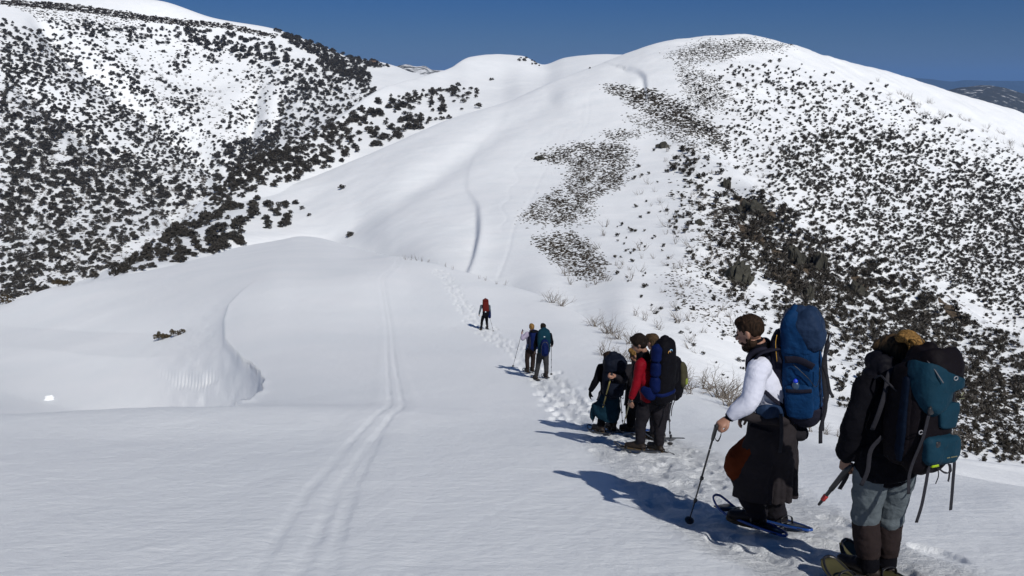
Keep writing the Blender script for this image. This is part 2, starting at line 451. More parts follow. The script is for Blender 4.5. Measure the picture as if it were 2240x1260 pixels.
# ---- the big domed hill ahead, with its scrubby right face
def hcol(px, ks):
    Y, py = ks[-1]
    return (px, ks + [(Y * 1.05, py + 5), (Y * 1.25, py + 50), (Y * 1.7, py + 130)])
HC = [
 hcol(60, [(110, 730), (120, 700), (130, 690), (140, 682), (150, 676), (155, 670), (160, 664), (165, 658)]),
 hcol(200, [(100, 680), (120, 650), (135, 640), (145, 632), (155, 626), (165, 620), (175, 616), (185, 610)]),
 hcol(300, [(130, 640), (140, 600), (150, 590), (160, 580), (172, 572), (182, 565), (191, 560), (200, 555)]),
 hcol(393, [(140, 610), (155, 578), (168, 562), (180, 546), (192, 531), (205, 518), (215, 508), (228, 497)]),
 hcol(516, [(180, 590), (188, 552), (195, 530), (204, 512), (215, 490), (230, 468), (246, 453), (264, 441)]),
 hcol(675, [(190, 590), (198, 552), (207, 525), (219, 498), (238, 464), (262, 433), (281, 409), (303, 389)]),
 hcol(770, [(176, 590), (186, 552), (197, 526), (210, 495), (236, 448), (270, 400), (296, 370), (323, 350)]),
 hcol(860, [(146, 600), (156, 565), (170, 528), (192, 482), (227, 428), (272, 371), (312, 335), (345, 313)]),
 hcol(960, [(112, 625), (124, 582), (148, 532), (185, 471), (232, 405), (290, 335), (335, 295), (375, 271)]),
 hcol(1112, [(88, 680), (102, 625), (134, 550), (180, 460), (240, 380), (310, 295), (365, 245), (410, 222)]),
 hcol(1189, [(76, 710), (90, 640), (125, 560), (175, 465), (238, 380), (310, 285), (372, 220), (425, 187)]),
 hcol(1246, [(70, 740), (85, 660), (120, 570), (170, 470), (235, 380), (310, 275), (380, 200), (440, 167)]),
 hcol(1303, [(62, 770), (78, 680), (112, 580), (162, 480), (230, 383), (310, 267), (392, 180), (458, 145)]),
 hcol(1360, [(55, 800), (70, 700), (105, 590), (155, 490), (225, 385), (310, 260), (400, 165), (470, 121)]),
 hcol(1430, [(46, 850), (62, 750), (98, 612), (150, 495), (220, 385), (310, 255), (400, 150), (476, 97)]),
 hcol(1500, [(40, 900), (55, 800), (90, 640), (145, 500), (215, 385), (310, 250), (400, 140), (482, 83)]),
 hcol(1570, [(36, 925), (51, 840), (86, 668), (141, 514), (212, 395), (310, 255), (400, 146), (488, 78)]),
 hcol(1640, [(33, 950), (49, 875), (83, 698), (138, 534), (212, 408), (312, 268), (402, 154), (490, 81)]),
 hcol(1700, [(31, 980), (48, 900), (80, 730), (136, 560), (214, 420), (318, 280), (408, 165), (492, 92)]),
 hcol(1800, [(30, 1005), (46, 930), (80, 755), (142, 585), (224, 444), (330, 300), (420, 190), (500, 121)]),
 hcol(1900, [(29, 1030), (44, 955), (80, 780), (152, 605), (240, 465), (348, 325), (436, 215), (512, 150)]),
 hcol(2000, [(28, 1060), (42, 985), (80, 810), (160, 630), (255, 485), (365, 350), (450, 245), (524, 175)]),
 hcol(2100, [(27, 1085), (41, 1010), (80, 840), (168, 652), (270, 505), (382, 372), (464, 270), (536, 204)]),
 hcol(2240, [(25, 1120), (40, 1050), (80, 880), (176, 685), (288, 530), (400, 405), (480, 312), (550, 249)]),
 hcol(2800, [(25, 1200), (40, 1150), (80, 1000), (190, 800), (310, 650), (420, 550), (500, 480), (570, 430)]),
 hcol(5600, [(25, 1400), (40, 1350), (80, 1200), (190, 1050), (310, 950), (420, 880), (500, 840), (570, 800)]),
]
HCORN = smooth_poly([(1115, 225), (1105, 250), (1035, 330), (1020, 400), (1045, 455), (1046, 500), (1036, 560), (1022, 600)])
HSC = smooth_poly([(1372, 150), (1395, 156), (1410, 172), (1412, 190)])
TRK = [smooth_poly([(1260, 195), (1275, 260), (1230, 290), (1190, 320), (1135, 345), (1125, 400), (1105, 440), (1100, 500)]),
       smooth_poly([(1290, 200), (1285, 260), (1260, 300), (1190, 370), (1160, 440), (1125, 500), (1110, 560), (1090, 610)])]
def h_disp(PX, PY, X, Y, Z):
    d = fbm(X * 0.012, Y * 0.012, 3) * 3.0
    right = 1 / (1 + np.exp(-(PX - 1500 - (PY - 400) * 0.1) / 60))
    d = d + right * (fbm(X * 0.05 + 4, Y * 0.05, 4) * 3.0 + fbm((X + Y) * 0.14, (Y - X) * 0.03, 3) * 1.4)
    d = d + fbm(X * 0.15, Y * 0.1, 3) * 0.35
    # the rib running down right with a hollow behind it
    ds, side, par = seg_dist(PX, PY, [(1500, 300), (1690, 440), (1860, 545), (2060, 650), (2240, 745), (2500, 850)])
    d = d + 3.2 * np.exp(-((ds * side - 20) / 26.0) ** 2) * np.clip((PX - 1500) / 150, 0, 1) - 3.0 * np.exp(-((ds * side + 22) / 24.0) ** 2) * np.clip((PX - 1500) / 150, 0, 1)
    ds, side, par = seg_dist(PX, PY, HCORN)
    left = 1 / (1 + np.exp(-(ds * np.where(side > 0, 1, -1)) / 2.2))
    a = np.clip((PY - 215) / 40, 0, 1) * np.clip((640 - PY) / 30, 0, 1) * (0.10 + 0.9 * np.exp(-((PY - 525) / 68.0) ** 2))
    d = d - np.where(PX < 1300, 1.5 * a * left * np.exp(-ds / 75.0), 0) + np.where(PX < 1300, 0.5 * a * (1 - left) * np.exp(-(ds / 22.0) ** 2), 0)
    ds, side, par = seg_dist(PX, PY, HSC)
    left = 1 / (1 + np.exp(-(ds * np.where(side > 0, 1, -1)) / 1.5))
    d = d - 2.0 * left * np.exp(-ds / 28.0) * np.clip((235 - PY) / 30, 0, 1) * np.clip((PY - 120) / 30, 0, 1)
    # long shallow hollow left of the spine
    ds, side, par = seg_dist(PX, PY, [(560, 600), (760, 500), (960, 370), (1100, 270), (1200, 215)])
    d = d - 1.7 * np.exp(-(ds / 26.0) ** 2) * np.clip((PX - 520) / 150, 0, 1)
    for tr in TRK:
        ds, side, par = seg_dist(PX, PY, tr)
        w = 1.6 + (PY - 200) / 160
        wob = 7 * np.sin(par * 0.13) if tr is TRK[0] else 0
        d = d - 0.07 * np.exp(-(((ds * side - wob)) / w) ** 2)
    return d
HILL = Sheet(HC, pxs(40, 2260, 3.2), [4, 26, 60, 56, 44, 46, 40, 36, 5, 8, 6], h_disp)
HILL.make('snowy_hill', SNOW_FAR)

# ---- the lower spur and small domes behind it
def scol(px, ks):
    Y, py = ks[-1]
    return (px, ks + [(Y * 1.05, py + 4), (Y * 1.3, py + 50), (Y * 1.7, py + 120)])
S2C = [
 scol(250, [(230, 640), (240, 620), (250, 610), (255, 600)]),
 scol(397, [(230, 530), (245, 510), (258, 498), (268, 485)]),
 scol(455, [(238, 500), (254, 470), (270, 445), (283, 422)]),
 scol(528, [(250, 470), (265, 435), (285, 395), (300, 357)]),
 scol(619, [(270, 430), (290, 390), (315, 350), (340, 317)]),
 scol(694, [(300, 400), (325, 360), (350, 320), (380, 282)]),
 scol(754, [(320, 380), (350, 330), (390, 285), (430, 246)]),
 scol(825, [(340, 345), (380, 300), (440, 250), (500, 203)]),
 scol(912, [(360, 320), (420, 270), (510, 210), (600, 170)]),
 scol(974, [(390, 300), (450, 250), (570, 195), (680, 154)]),
 scol(1027, [(400, 280), (480, 235), (640, 170), (780, 127)]),
 scol(1093, [(430, 260), (520, 220), (700, 165), (850, 120)]),
 scol(1141, [(450, 240), (550, 200), (740, 155), (880, 122)]),
 scol(1189, [(460, 230), (580, 190), (760, 160), (900, 141)]),
 scol(1236, [(460, 210), (600, 175), (790, 146), (920, 127)]),
 scol(1303, [(480, 190), (620, 165), (820, 137), (950, 121)]),
 scol(1400, [(500, 180), (650, 160), (850, 135), (1000, 122)]),
 scol(1700, [(500, 230), (650, 210), (850, 190), (1000, 180)]),
 scol(3000, [(500, 530), (650, 510), (850, 490), (1000, 480)]),
]
def s_disp(PX, PY, X, Y, Z):
    return fbm(X * 0.01, Y * 0.01, 4) * 5 * np.clip((PX - 300) / 300, 0, 1) * (PY > 0)
SPUR = Sheet(S2C, np.concatenate([np.arange(250, 1500, 4.0), np.arange(1500, 2900, 60.0)]), [20, 40, 40, 8, 8, 6], s_disp)
SPUR.make('snowy_spur', SNOW_FAR)

# ---- the wooded mountain across the valley
MC = [
 scol(-4200, [(200, 1500), (280, 1300), (400, 1000), (560, 700), (750, 500), (950, 300)]),
 scol(-1500, [(200, 950), (280, 760), (400, 500), (560, 230), (750, 0), (950, -150)]),
 scol(-300, [(220, 780), (290, 640), (410, 440), (550, 240), (710, 80), (890, -60)]),
 scol(0, [(230, 740), (300, 620), (415, 450), (550, 275), (710, 100), (900, -22)]),
 scol(130, [(240, 710), (310, 590), (425, 440), (560, 290), (750, 110), (920, -16)]),
 scol(250, [(250, 680), (320, 570), (440, 445), (580, 320), (790, 120), (930, -8)]),
 scol(345, [(260, 650), (340, 550), (460, 445), (620, 310), (830, 120), (940, 1)]),
 scol(470, [(290, 600), (380, 510), (490, 440), (690, 280), (860, 120), (950, 40)]),
 scol(600, [(330, 520), (430, 440), (550, 360), (720, 235), (870, 120), (960, 63)]),
 scol(660, [(350, 480), (450, 400), (560, 330), (730, 225), (875, 130), (965, 84)]),
 scol(720, [(380, 440), (470, 370), (580, 290), (740, 215), (880, 150), (980, 108)]),
 scol(775, [(410, 400), (500, 330), (620, 260), (760, 200), (890, 155), (990, 128)]),
 scol(830, [(450, 370), (530, 310), (650, 245), (780, 195), (900, 160), (1000, 135)]),
 scol(870, [(480, 350), (560, 290), (680, 235), (800, 190), (910, 162), (1010, 146)]),
 scol(900, [(500, 340), (600, 280), (720, 225), (820, 190), (920, 166), (1030, 158)]),
 scol(1100, [(500, 340), (600, 290), (720, 250), (850, 220), (950, 200), (1050, 190)]),
]
def m_disp(PX, PY, X, Y, Z):
    d = fbm(X * 0.006, Y * 0.006, 4) * 16 + fbm(X * 0.03, Y * 0.03, 3) * 3
    edge = np.clip((PY - 60) / 120, 0.1, 1) * np.clip((900 - PX) / 300, 0.2, 1)
    d = d * edge
    for pts, dep, w in (([(60, 20), (131, 87), (278, 190), (357, 254), (480, 345), (500, 420)], 20, 22),
                        ([(570, 150), (548, 250), (520, 340), (500, 420)], 17, 24),
                        ([(640, 170), (600, 260), (540, 330)], 10, 20),
                        ([(0, 150), (150, 260), (330, 400), (420, 500)], 9, 26)):
        ds, side, par = seg_dist(PX, PY, pts)
        d = d - dep * np.exp(-(ds / w) ** 1.6) * np.clip(par / 80, 0.1, 1)
    return d
mpx = pxs(-20, 1000, 4.2)
MTN = Sheet(MC, mpx[mpx < 1110], [14, 50, 50, 56, 56, 40, 4, 6, 4], m_disp)
MTN.make('snowy_mountain', SNOW_FAR)

# ------------------------------------------------------------------ far country
def fcol(px, Yc, cr, base): return (px, [(Yc * 0.72, base), (Yc * 0.85, (cr + base) / 2), (Yc, cr), (Yc * 1.1, cr + 12)])
def ridge(name, pts, Yc, base, m, jag, lab):
    cols = [fcol(px, Yc, cr, base) for px, cr in pts]
    a, b = pts[0][0], pts[-1][0]
    sc = Yc / FP
    def dsp(PX, PY, X, Y, Z):
        return fbm(X / (22 * sc), Y / (60 * sc), 5) * jag * sc
    s = Sheet(cols, np.arange(a, b, 3.0), [16, 30, 8], dsp)
    s.make(name, m, lab)
    return s
FOREST = mat('far_forest', (0.030, 0.038, 0.036), 0.95, 0.3, 0.02)
def forest_snow(name, scale, snow_amt):
    m = bpy.data.materials.new(name); nt, b = nodes_of(m)
    n = add_noise(nt, scale, 8, 0.68)
    r = ramp(nt, n.outputs['Fac'], [(snow_amt, (0.035, 0.04, 0.042)), (snow_amt + 0.13, (0.75, 0.77, 0.8))])
    nt.links.new(r.outputs[0], b.inputs['Base Color']); b.inputs['Roughness'].default_value = 0.95
    return m
ridge('distant_range', [(-4000, 170), (600, 170), (1500, 172), (1900, 166), (2010, 171), (2060, 176), (2085, 178), (2120, 175), (2160, 177), (2240, 177), (2500, 172), (2900, 180), (5200, 176)], 16000, 235, FOREST, 3.0, None)
ridge('far_wooded_hill', [(1980, 225), (2060, 200), (2100, 192), (2150, 187), (2190, 191), (2240, 205), (2330, 222), (2500, 232)], 3600, 300, forest_snow('wooded_snow', 0.022, 0.56), 4.0, None)
ridge('far_snowy_hill', [(800, 172), (850, 150), (869, 145), (890, 141), (912, 146), (928, 144), (945, 152), (975, 154), (1010, 160), (1100, 166)], 1500, 200, forest_snow('patchy_snow', 0.06, 0.44), 3.0, None)
gv, gf = [], []
gr = np.linspace(-30000, 30000, 41)
gx, gy = np.meshgrid(gr, gr)
i = np.arange(40 * 41).reshape(40, 41)[:, :-1].ravel()
gme = np_mesh('valley_ground', np.stack([gx.ravel(), gy.ravel() + 15000, np.full(gx.size, -330.0)], -1), np.stack([i, i + 1, i + 42, i + 41], -1), True, [FOREST])
go = bpy.data.objects.new('valley_ground', gme); link(go); go['kind'] = 'structure'

# ------------------------------------------------------------------ vegetation
LEAF = mat('gum_leaves', (0.046, 0.042, 0.036), 0.9, 0.6, 0.9, spec=0.2)
LEAFB = mat('gum_leaves_brown', (0.060, 0.046, 0.026), 0.8, 0.5, 3.0, spec=0.2)
LEAFS = mat('scrub_leaves', (0.030, 0.026, 0.020), 0.9, 0.6, 0.9, spec=0.15)
BARK = mat('gum_bark', (0.17, 0.155, 0.14), 0.85, 0.4, 4.0)
TWIG = mat('bleached_twigs', (0.17, 0.145, 0.12), 0.85, 0.4, 3.0)
HEATH = mat('heath', (0.048, 0.038, 0.027), 0.9, 0.5, 0.6)
SOIL = mat('bare_soil', (0.085, 0.062, 0.040), 0.95, 0.45, 1.8, bs=0.8, bscale=5, bdist=0.2)
ROCK = mat('lichened_rock', (0.050, 0.048, 0.038), 0.95, 0.6, 0.9, bs=1.0, bscale=2.0, bdist=0.5)

def tubes(paths, sides=5):
    """paths: list of (points (n,3), radii (n))"""
    V = []; Fc = []; base = 0
    for pts, rad in paths:
        pts = np.asarray(pts, float); n = len(pts)
        T = np.gradient(pts, axis=0); T /= np.linalg.norm(T, axis=1)[:, None] + 1e-9
        ref = np.array([0.31, 0.2, 0.93]) if abs(T[0][2]) < 0.9 else np.array([0.9, 0.3, 0.1])
        A = np.cross(T, ref); A /= np.linalg.norm(A, axis=1)[:, None] + 1e-9
        B = np.cross(T, A)
        an = np.linspace(0, 2 * np.pi, sides, endpoint=False)
        ring = pts[:, None, :] + np.asarray(rad)[:, None, None] * (np.cos(an)[None, :, None] * A[:, None, :] + np.sin(an)[None, :, None] * B[:, None, :])
        V.append(ring.reshape(-1, 3))
        for k in range(n - 1):
            for j in range(sides):
                a = base + k * sides + j; b = base + k * sides + (j + 1) % sides
                Fc.append((a, b, b + sides)); Fc.append((a, b + sides, a + sides))
        base += n * sides
    return np.concatenate(V), np.array(Fc)

def clump(rng, c, r, flat=0.7, n=26, leaf=0.22):
    """leaf-sized faces scattered through a small ellipsoid shell"""
    d = rng.normal(size=(n, 3)); d /= np.linalg.norm(d, axis=1)[:, None]
    rr = r * (0.55 + 0.5 * rng.random(n))[:, None]
    ctr = c + d * rr * np.array([1, 1, flat])
    nn = d + rng.normal(size=(n, 3)) * 0.55; nn /= np.linalg.norm(nn, axis=1)[:, None]
    t = np.cross(nn, rng.normal(size=(n, 3))); t /= np.linalg.norm(t, axis=1)[:, None]
    b = np.cross(nn, t)
    s = r * leaf * 3.0 * (0.6 + 0.8 * rng.random(n))[:, None]
    V = np.stack([ctr + t * s, ctr - t * s * 0.5 + b * s * 0.9, ctr - t * s * 0.6 - b * s * 0.8], 1).reshape(-1, 3)
    return V, np.arange(3 * n).reshape(-1, 3)

def tree_variant(seed, wide=1.0, nclump=10, nleaf=40, leafs=0.115):
    """unit snow gum: crown about 1 wide, height about 0.8; returns trunk arrays and crown arrays"""
    rng = np.random.default_rng(seed)
    paths = []; VC = []; FC_ = []; base = 0
    ns = 4
    for s in range(ns):
        a = rng.random() * 6.28; L = 0.32 + 0.12 * rng.random()
        e = np.array([math.cos(a) * 0.22, math.sin(a) * 0.22, L])
        m1 = e * np.array([0.35, 0.35, 0.5]) + rng.normal(size=3) * 0.03
        paths.append((np.array([[0, 0, -0.1], m1, e]), np.array([0.030, 0.022, 0.012])))
    for k in range(nclump):
        a = k * 2.4 + rng.random() * 0.7; rr = 0.34 * math.sqrt((k + 0.4) / nclump) * (0.8 + 0.4 * rng.random())
        c = np.array([math.cos(a) * rr * wide, math.sin(a) * rr * wide, 0.50 - 1.1 * rr * rr - 0.26 * rng.random() * (rr > 0.15)])
        V, Fq = clump(rng, c, 0.19 + 0.06 * rng.random(), 0.75, nleaf, leafs)
        VC.append(V); FC_.append(Fq + base); base += len(V)
    tv, tf = tubes(paths, 4)
    return tv, tf, np.concatenate(VC), np.concatenate(FC_)

TREES = [tree_variant(100 + k) for k in range(7)]
TREES_LO = [tree_variant(200 + k, 1.0, 7, 21, 0.14) for k in range(8)]
def shrub_variant(seed):
    """low snow gum regrowth: tight leafy head with thin bare stems leaning out"""
    rng = np.random.default_rng(seed)
    VC = []; FC_ = []; base = 0; paths = []
    for k in range(5):
        c = np.array([rng.normal() * 0.15, rng.normal() * 0.15, 0.38 + rng.normal() * 0.10])
        V, Fq = clump(rng, c, 0.22, 0.85, 19, 0.155); VC.append(V); FC_.append(Fq + base); base += len(V)
    for s in range(7):
        a = rng.random() * 6.28; e = np.array([math.cos(a) * 0.55, math.sin(a) * 0.55, 0.45 + 0.35 * rng.random()])
        paths.append((np.array([[0, 0, -0.08], e * np.array([0.4, 0.4, 0.6]), e]), np.array([0.022, 0.016, 0.006])))
    tv, tf = tubes(paths, 3)
    return tv, tf, np.concatenate(VC), np.concatenate(FC_)
SHRUBS = [shrub_variant(300 + k) for k in range(8)]

def poly_pts(poly, n, rng):
    poly = np.array(poly, float); lo = poly.min(0); hi = poly.max(0); out = []
    while len(out) < n:
        p = lo + rng.random((4 * n + 50, 2)) * (hi - lo)
        ins = np.zeros(len(p), bool); x, y = p[:, 0], p[:, 1]
        for (ax, ay), (bx, by) in zip(poly, np.roll(poly, -1, 0)):
            c = ((ay > y) != (by > y)) & (x < (bx - ax) * (y - ay) / (by - ay + 1e-12) + ax)
            ins ^= c
        out += p[ins].tolist()
    return out[:n]

def scatter(sheet, poly, n, s0, s1, clumpy=0.5, gap=None, rng=RNG, freq=0.02, soft=0.0):
    """(position, apparent size in photo pixels, real size) on the landform; clumpy thins by noise"""
    res = []
    pts = poly_pts(poly, int(n / (1 - 0.5 * clumpy)), rng)
    for px, py in pts:
        if soft: px += rng.normal() * soft; py += rng.normal() * soft * 0.6
        if rng.random() < clumpy * (1.6 * float(vnoise(px * freq + 7, py * freq * 1.4 + 3)) - 0.05): continue
        if gap:
            skip = False
            for line, w in gap:
                dd = seg_dist(np.array([px]), np.array([py]), line)[0][0]
                if dd < w * (0.6 + 0.8 * rng.random()): skip = True; break
            if skip: continue
        loc, nrm = sheet.hit(px, py)
        if loc is None: continue
        s = s0 + (s1 - s0) * rng.random() ** 1.5
        res.append((loc, s, s * loc.y / FP * 1.03, px, py))
    return res

def merge(items, variants, name, mats, cat, label, group=None, kind='stuff', rng=RNG):
    VV = []; FF = []; MI = []; base = 0
    for loc, s, size, px, py in items:
        tv, tf, cv, cf = variants[int(rng.integers(len(variants)))]
        a = rng.random() * 6.28; ca, sa = math.cos(a), math.sin(a)
        M = np.array([[ca, sa, 0], [-sa, ca, 0], [0, 0, 1]]) * size
        M[2, 2] *= 0.8 + 0.4 * rng.random()
        L = np.array(loc)
        VV += [tv @ M + L, cv @ M + L]
        FF += [tf + base, cf + base + len(tv)]
        MI += [np.zeros(len(tf), int), np.ones(len(cf), int)]
        base += len(tv) + len(cv)
    me = np_mesh(name, np.concatenate(VV), np.concatenate(FF), False, mats, np.concatenate(MI))
    o = bpy.data.objects.new(name, me); link(o)
    tag(o, label, cat, group, kind)
    return o

def variant_meshes(variants, name, mats, split):
    out = []
    for tv, tf, cv, cf in variants:
        if split:
            out.append((np_mesh(name + '_trunk', tv, tf, True, [mats[0]]), np_mesh(name + '_crown', cv, cf, False, [mats[1]])))
        else:
            out.append(np_mesh(name, np.concatenate([tv, cv]), np.concatenate([tf, cf + len(tv)]), False, mats, np.concatenate([np.zeros(len(tf), int), np.ones(len(cf), int)])))
    return out

def individuals(items, meshes, name, cat, labeler, group, rng=RNG, parts=True):
    for loc, s, size, px, py in items:
        m = meshes[int(rng.integers(len(meshes)))]
        if parts:
            r = bpy.data.objects.new(name, None); link(r); r.empty_display_size = 0.1
            t = bpy.data.objects.new('trunk', m[0]); link(t, r); c = bpy.data.objects.new('crown', m[1]); link(c, r)
        else:
            r = bpy.data.objects.new(name, m); link(r)
        r.location = loc; r.rotation_euler = (0, 0, rng.random() * 6.28)
        r.scale = (size, size, size * (0.8 + 0.4 * rng.random()))
        tag(r, labeler(px, py, s), cat, group)

GULLY1 = [(60, 20), (131, 87), (278, 190), (357, 254), (480, 345)]
T = []
def src(items, w): return [it + (w,) for it in items]
T += src(scatter(MTN, [(0, 200), (110, 260), (250, 330), (400, 400), (490, 430), (440, 500), (330, 560), (200, 612), (0, 665)], 2100, 8, 18, 0.42, [([(440, 450), (380, 480), (320, 530), (240, 592)], 17)], soft=6), 'low')
T += src(scatter(MTN, [(0, 40), (90, 70), (270, 220), (470, 360), (490, 430), (400, 400), (250, 330), (110, 260), (0, 200)], 1500, 5, 12, 0.45, [(GULLY1, 3)], soft=6), 'left')
T += src(scatter(MTN, [(110, 45), (345, 62), (520, 95), (650, 130), (830, 205), (700, 285), (610, 320), (520, 380), (485, 345), (360, 250), (272, 192), (128, 92)], 1350, 5, 12, 0.72, soft=5, gap=[(GULLY1, 3), ([(445, 150), (500, 205), (470, 240)], 22), ([(300, 110), (360, 230), (430, 300)], 9)], freq=0.028), 'face')
T += src(scatter(MTN, [(380, 60), (520, 75), (640, 110), (620, 150), (480, 115), (380, 90)], 130, 9, 15, 0.4), 'face')
T += src(scatter(MTN, [(620, 135), (700, 130), (790, 165), (832, 203), (700, 285), (640, 310), (600, 300)], 330, 8, 14, 0.3), 'face')
T += src(scatter(MTN, [(600, 66), (660, 86), (720, 110), (800, 134), (862, 146), (800, 150), (812, 170), (800, 185), (760, 165), (700, 128), (640, 100)], 330, 8, 14, 0.1), 'ridge')
T += src(scatter(MTN, [(110, 60), (140, 80), (290, 180), (370, 250), (490, 350), (470, 360), (345, 262), (265, 198), (120, 95)], 150, 4, 10, 0.45, soft=3), 'face')
T += src(scatter(MTN, [(455, 330), (620, 290), (610, 330), (520, 400), (470, 420)], 170, 10, 17, 0.3), 'low')
T += src(scatter(MTN, [(700, 130), (760, 160), (830, 200), (822, 207), (740, 165), (690, 140)], 70, 7, 12, 0), 'ridge')
S_ = []
S_ += src(scatter(SPUR, [(455, 425), (528, 362), (694, 290), (800, 232), (850, 222), (960, 200), (1045, 185), (1055, 240), (960, 268), (860, 310), (675, 387), (516, 438)], 330, 9, 20, 0.4, freq=0.03), 'spur')
S_ += src(scatter(SPUR, [(445, 432), (528, 357), (694, 288), (800, 243), (800, 262), (694, 312), (540, 400), (470, 445)], 200, 8, 16, 0.1, soft=5), 'spur')
S_ += src(scatter(SPUR, [(415, 480), (470, 425), (528, 370), (600, 335), (700, 300), (760, 275), (740, 330), (675, 384), (516, 436), (430, 480)], 230, 8, 17, 0.15, soft=3), 'spur')
S_ += src(scatter(SPUR, [(850, 215), (1000, 186), (1010, 196), (860, 240)], 34, 8, 14, 0.1, soft=4), 'spur')
S_ += src(scatter(SPUR, [(1140, 124), (1188, 138), (1180, 146), (1130, 132)], 14, 5, 9, 0), 'dome')
S_ += src(scatter(SPUR, [(1064, 176), (1084, 172), (1084, 176), (1066, 180)], 3, 6, 9, 0), 'dome')
H_ = []
H_ += src(scatter(HILL, [(190, 618), (300, 558), (393, 500), (516, 445), (560, 428), (600, 455), (560, 480), (540, 530), (450, 556), (330, 590)], 95, 17, 32, 0.5, freq=0.03), 'edge')
H_ += src(scatter(HILL, [(195, 612), (300, 556), (393, 498), (516, 443), (510, 465), (400, 520), (300, 590), (200, 620)], 52, 15, 25, 0), 'edge')
H_ += src(scatter(HILL, [(600, 450), (665, 425), (670, 452), (630, 500), (570, 500)], 13, 14, 26, 0), 'edge')
H_ += src(scatter(HILL, [(205, 606), (560, 520), (560, 535), (330, 592)], 20, 17, 28, 0), 'edge')
for px, py, s in ((748, 414, 17), (676, 473, 13), (766, 517, 20), (646, 447, 19), (612, 452, 17), (1170, 190, 6), (1185, 186, 7), (1262, 158, 7), (1275, 153, 7), (1290, 150, 6)):
    loc, n = HILL.hit(px, py)
    if loc: H_.append((loc, s, s * loc.y / FP, px, py, 'edge'))
ALLT = sorted([(x, w) for grp, w in ((T, 'm'), (S_, 's'), (H_, 'h')) for x in grp], key=lambda k: -k[0][1])
big, rest = ALLT[:300], ALLT[300:]
tm = variant_meshes(TREES, 'snow_gum', [BARK, LEAF], True)
def tl(px, py, s, w, where):
    size = 'large' if s > 24 else ('mid-sized' if s > 20 else 'small')
    if w == 's': return size + ' dark domed snow gum on the spur behind the smooth snow ridge'
    if w == 'h':
        if px > 600: return size + ' dark snow gum standing apart on the smooth snow of the hill flank'
        return size + ' dark snow gum among those lining the lower left edge of the smooth hill'
    band = 'at the valley foot' if py > 520 else ('halfway down' if py > 380 else 'high up')
    return size + ' round snow gum %s on the wooded mountain across the valley' % band
for (it, w) in big:
    individuals([it[:5]], tm, 'snow_gum_tree', 'tree', lambda px, py, s: tl(px, py, s, w, None), {'m': 'snow gums on the wooded mountain', 's': 'snow gums on the spur', 'h': 'snow gums along the hill edge'}[w])
merge([it[:5] for it, w in rest], TREES_LO, 'snow_gum_forest', [BARK, LEAF], 'forest', 'open snow gum forest of small dark crowns dotting the snowy mountainside and spur')

# right face: low shrubs
G_ = []
G_ += scatter(HILL, [(1560, 150), (1700, 130), (1900, 195), (2240, 345), (2240, 700), (2050, 600), (1850, 500), (1700, 420), (1560, 330), (1480, 240)], 3000, 5, 11, 0.55, freq=0.018, soft=16)
G_ += scatter(HILL, [(1800, 270), (2000, 310), (2260, 410), (2280, 730), (2050, 622), (1850, 520), (1690, 420), (1700, 330)], 3200, 6.5, 13.5, 0.42, freq=0.03, soft=22)
G_ += scatter(HILL, [(1480, 320), (1640, 420), (1860, 560), (2060, 690), (2240, 790), (2240, 1020), (2060, 985), (1900, 930), (1780, 850), (1700, 760), (1560, 640), (1480, 500)], 1700, 7, 21, 0.6, freq=0.025, soft=14)
G_ += scatter(HILL, [(1640, 420), (1900, 555), (2260, 780), (2260, 1015), (2080, 985), (1960, 800), (1740, 690), (1620, 560)], 1900, 9, 25, 0.42, freq=0.02, soft=12)
G_ += scatter(HILL, [(1380, 330), (1540, 260), (1620, 420), (1700, 780), (1600, 850), (1480, 740), (1330, 600)], 190, 6, 15, 0.4)
G_.sort(key=lambda k: -k[1])
sm = variant_meshes(SHRUBS, 'shrub', [BARK, LEAFS], False)
def sl(px, py, s):
    if px < 1620: return 'dark scrubby bush with thin stems on the open snow left of the rock outcrops'
    if py < 600: return 'dark scrubby bush on the scrub covered face below the domed summit'
    if px < 1830: return 'dark scrubby bush on the slope behind the man in the white shirt'
    return 'dark scrubby bush on the snowy slope behind the hiker with the ponytail'
individuals(G_[:300], sm, 'shrub', 'shrub', sl, 'scrubby bushes on the right face of the hill', parts=False)
merge(G_[300:], SHRUBS, 'scrub_cover', [BARK, LEAFS], 'scrub', 'dark alpine scrub speckling the right face of the domed hill')

# leafless regrowth, paler and finer, mixed in between the leafy crowns
GREYTWIG = mat('grey_twigs', (0.12, 0.105, 0.088), 0.9, 0.5, 0.9)
BR_ = scatter(MTN, [(0, 180), (150, 250), (300, 340), (480, 400), (440, 500), (200, 612), (0, 660)], 900, 7, 15, 0.4)
BR_ += scatter(MTN, [(0, 50), (130, 100), (640, 140), (820, 205), (520, 380), (300, 300)], 500, 5, 10, 0.5)
BR_ += scatter(HILL, [(1560, 170), (1900, 200), (2240, 340), (2240, 1000), (1950, 900), (1700, 700), (1450, 420)], 900, 6, 14, 0.5)
def stems_only(seed):
    v, f = tubes(bush_paths(seed, 9, depth=2), 3); c, cf = clump(np.random.default_rng(seed), np.array([0, 0, 0.35]), 0.30, 0.8, 16, 0.07)
    return v * 0.9, f, c, cf
BR_SRC = BR_
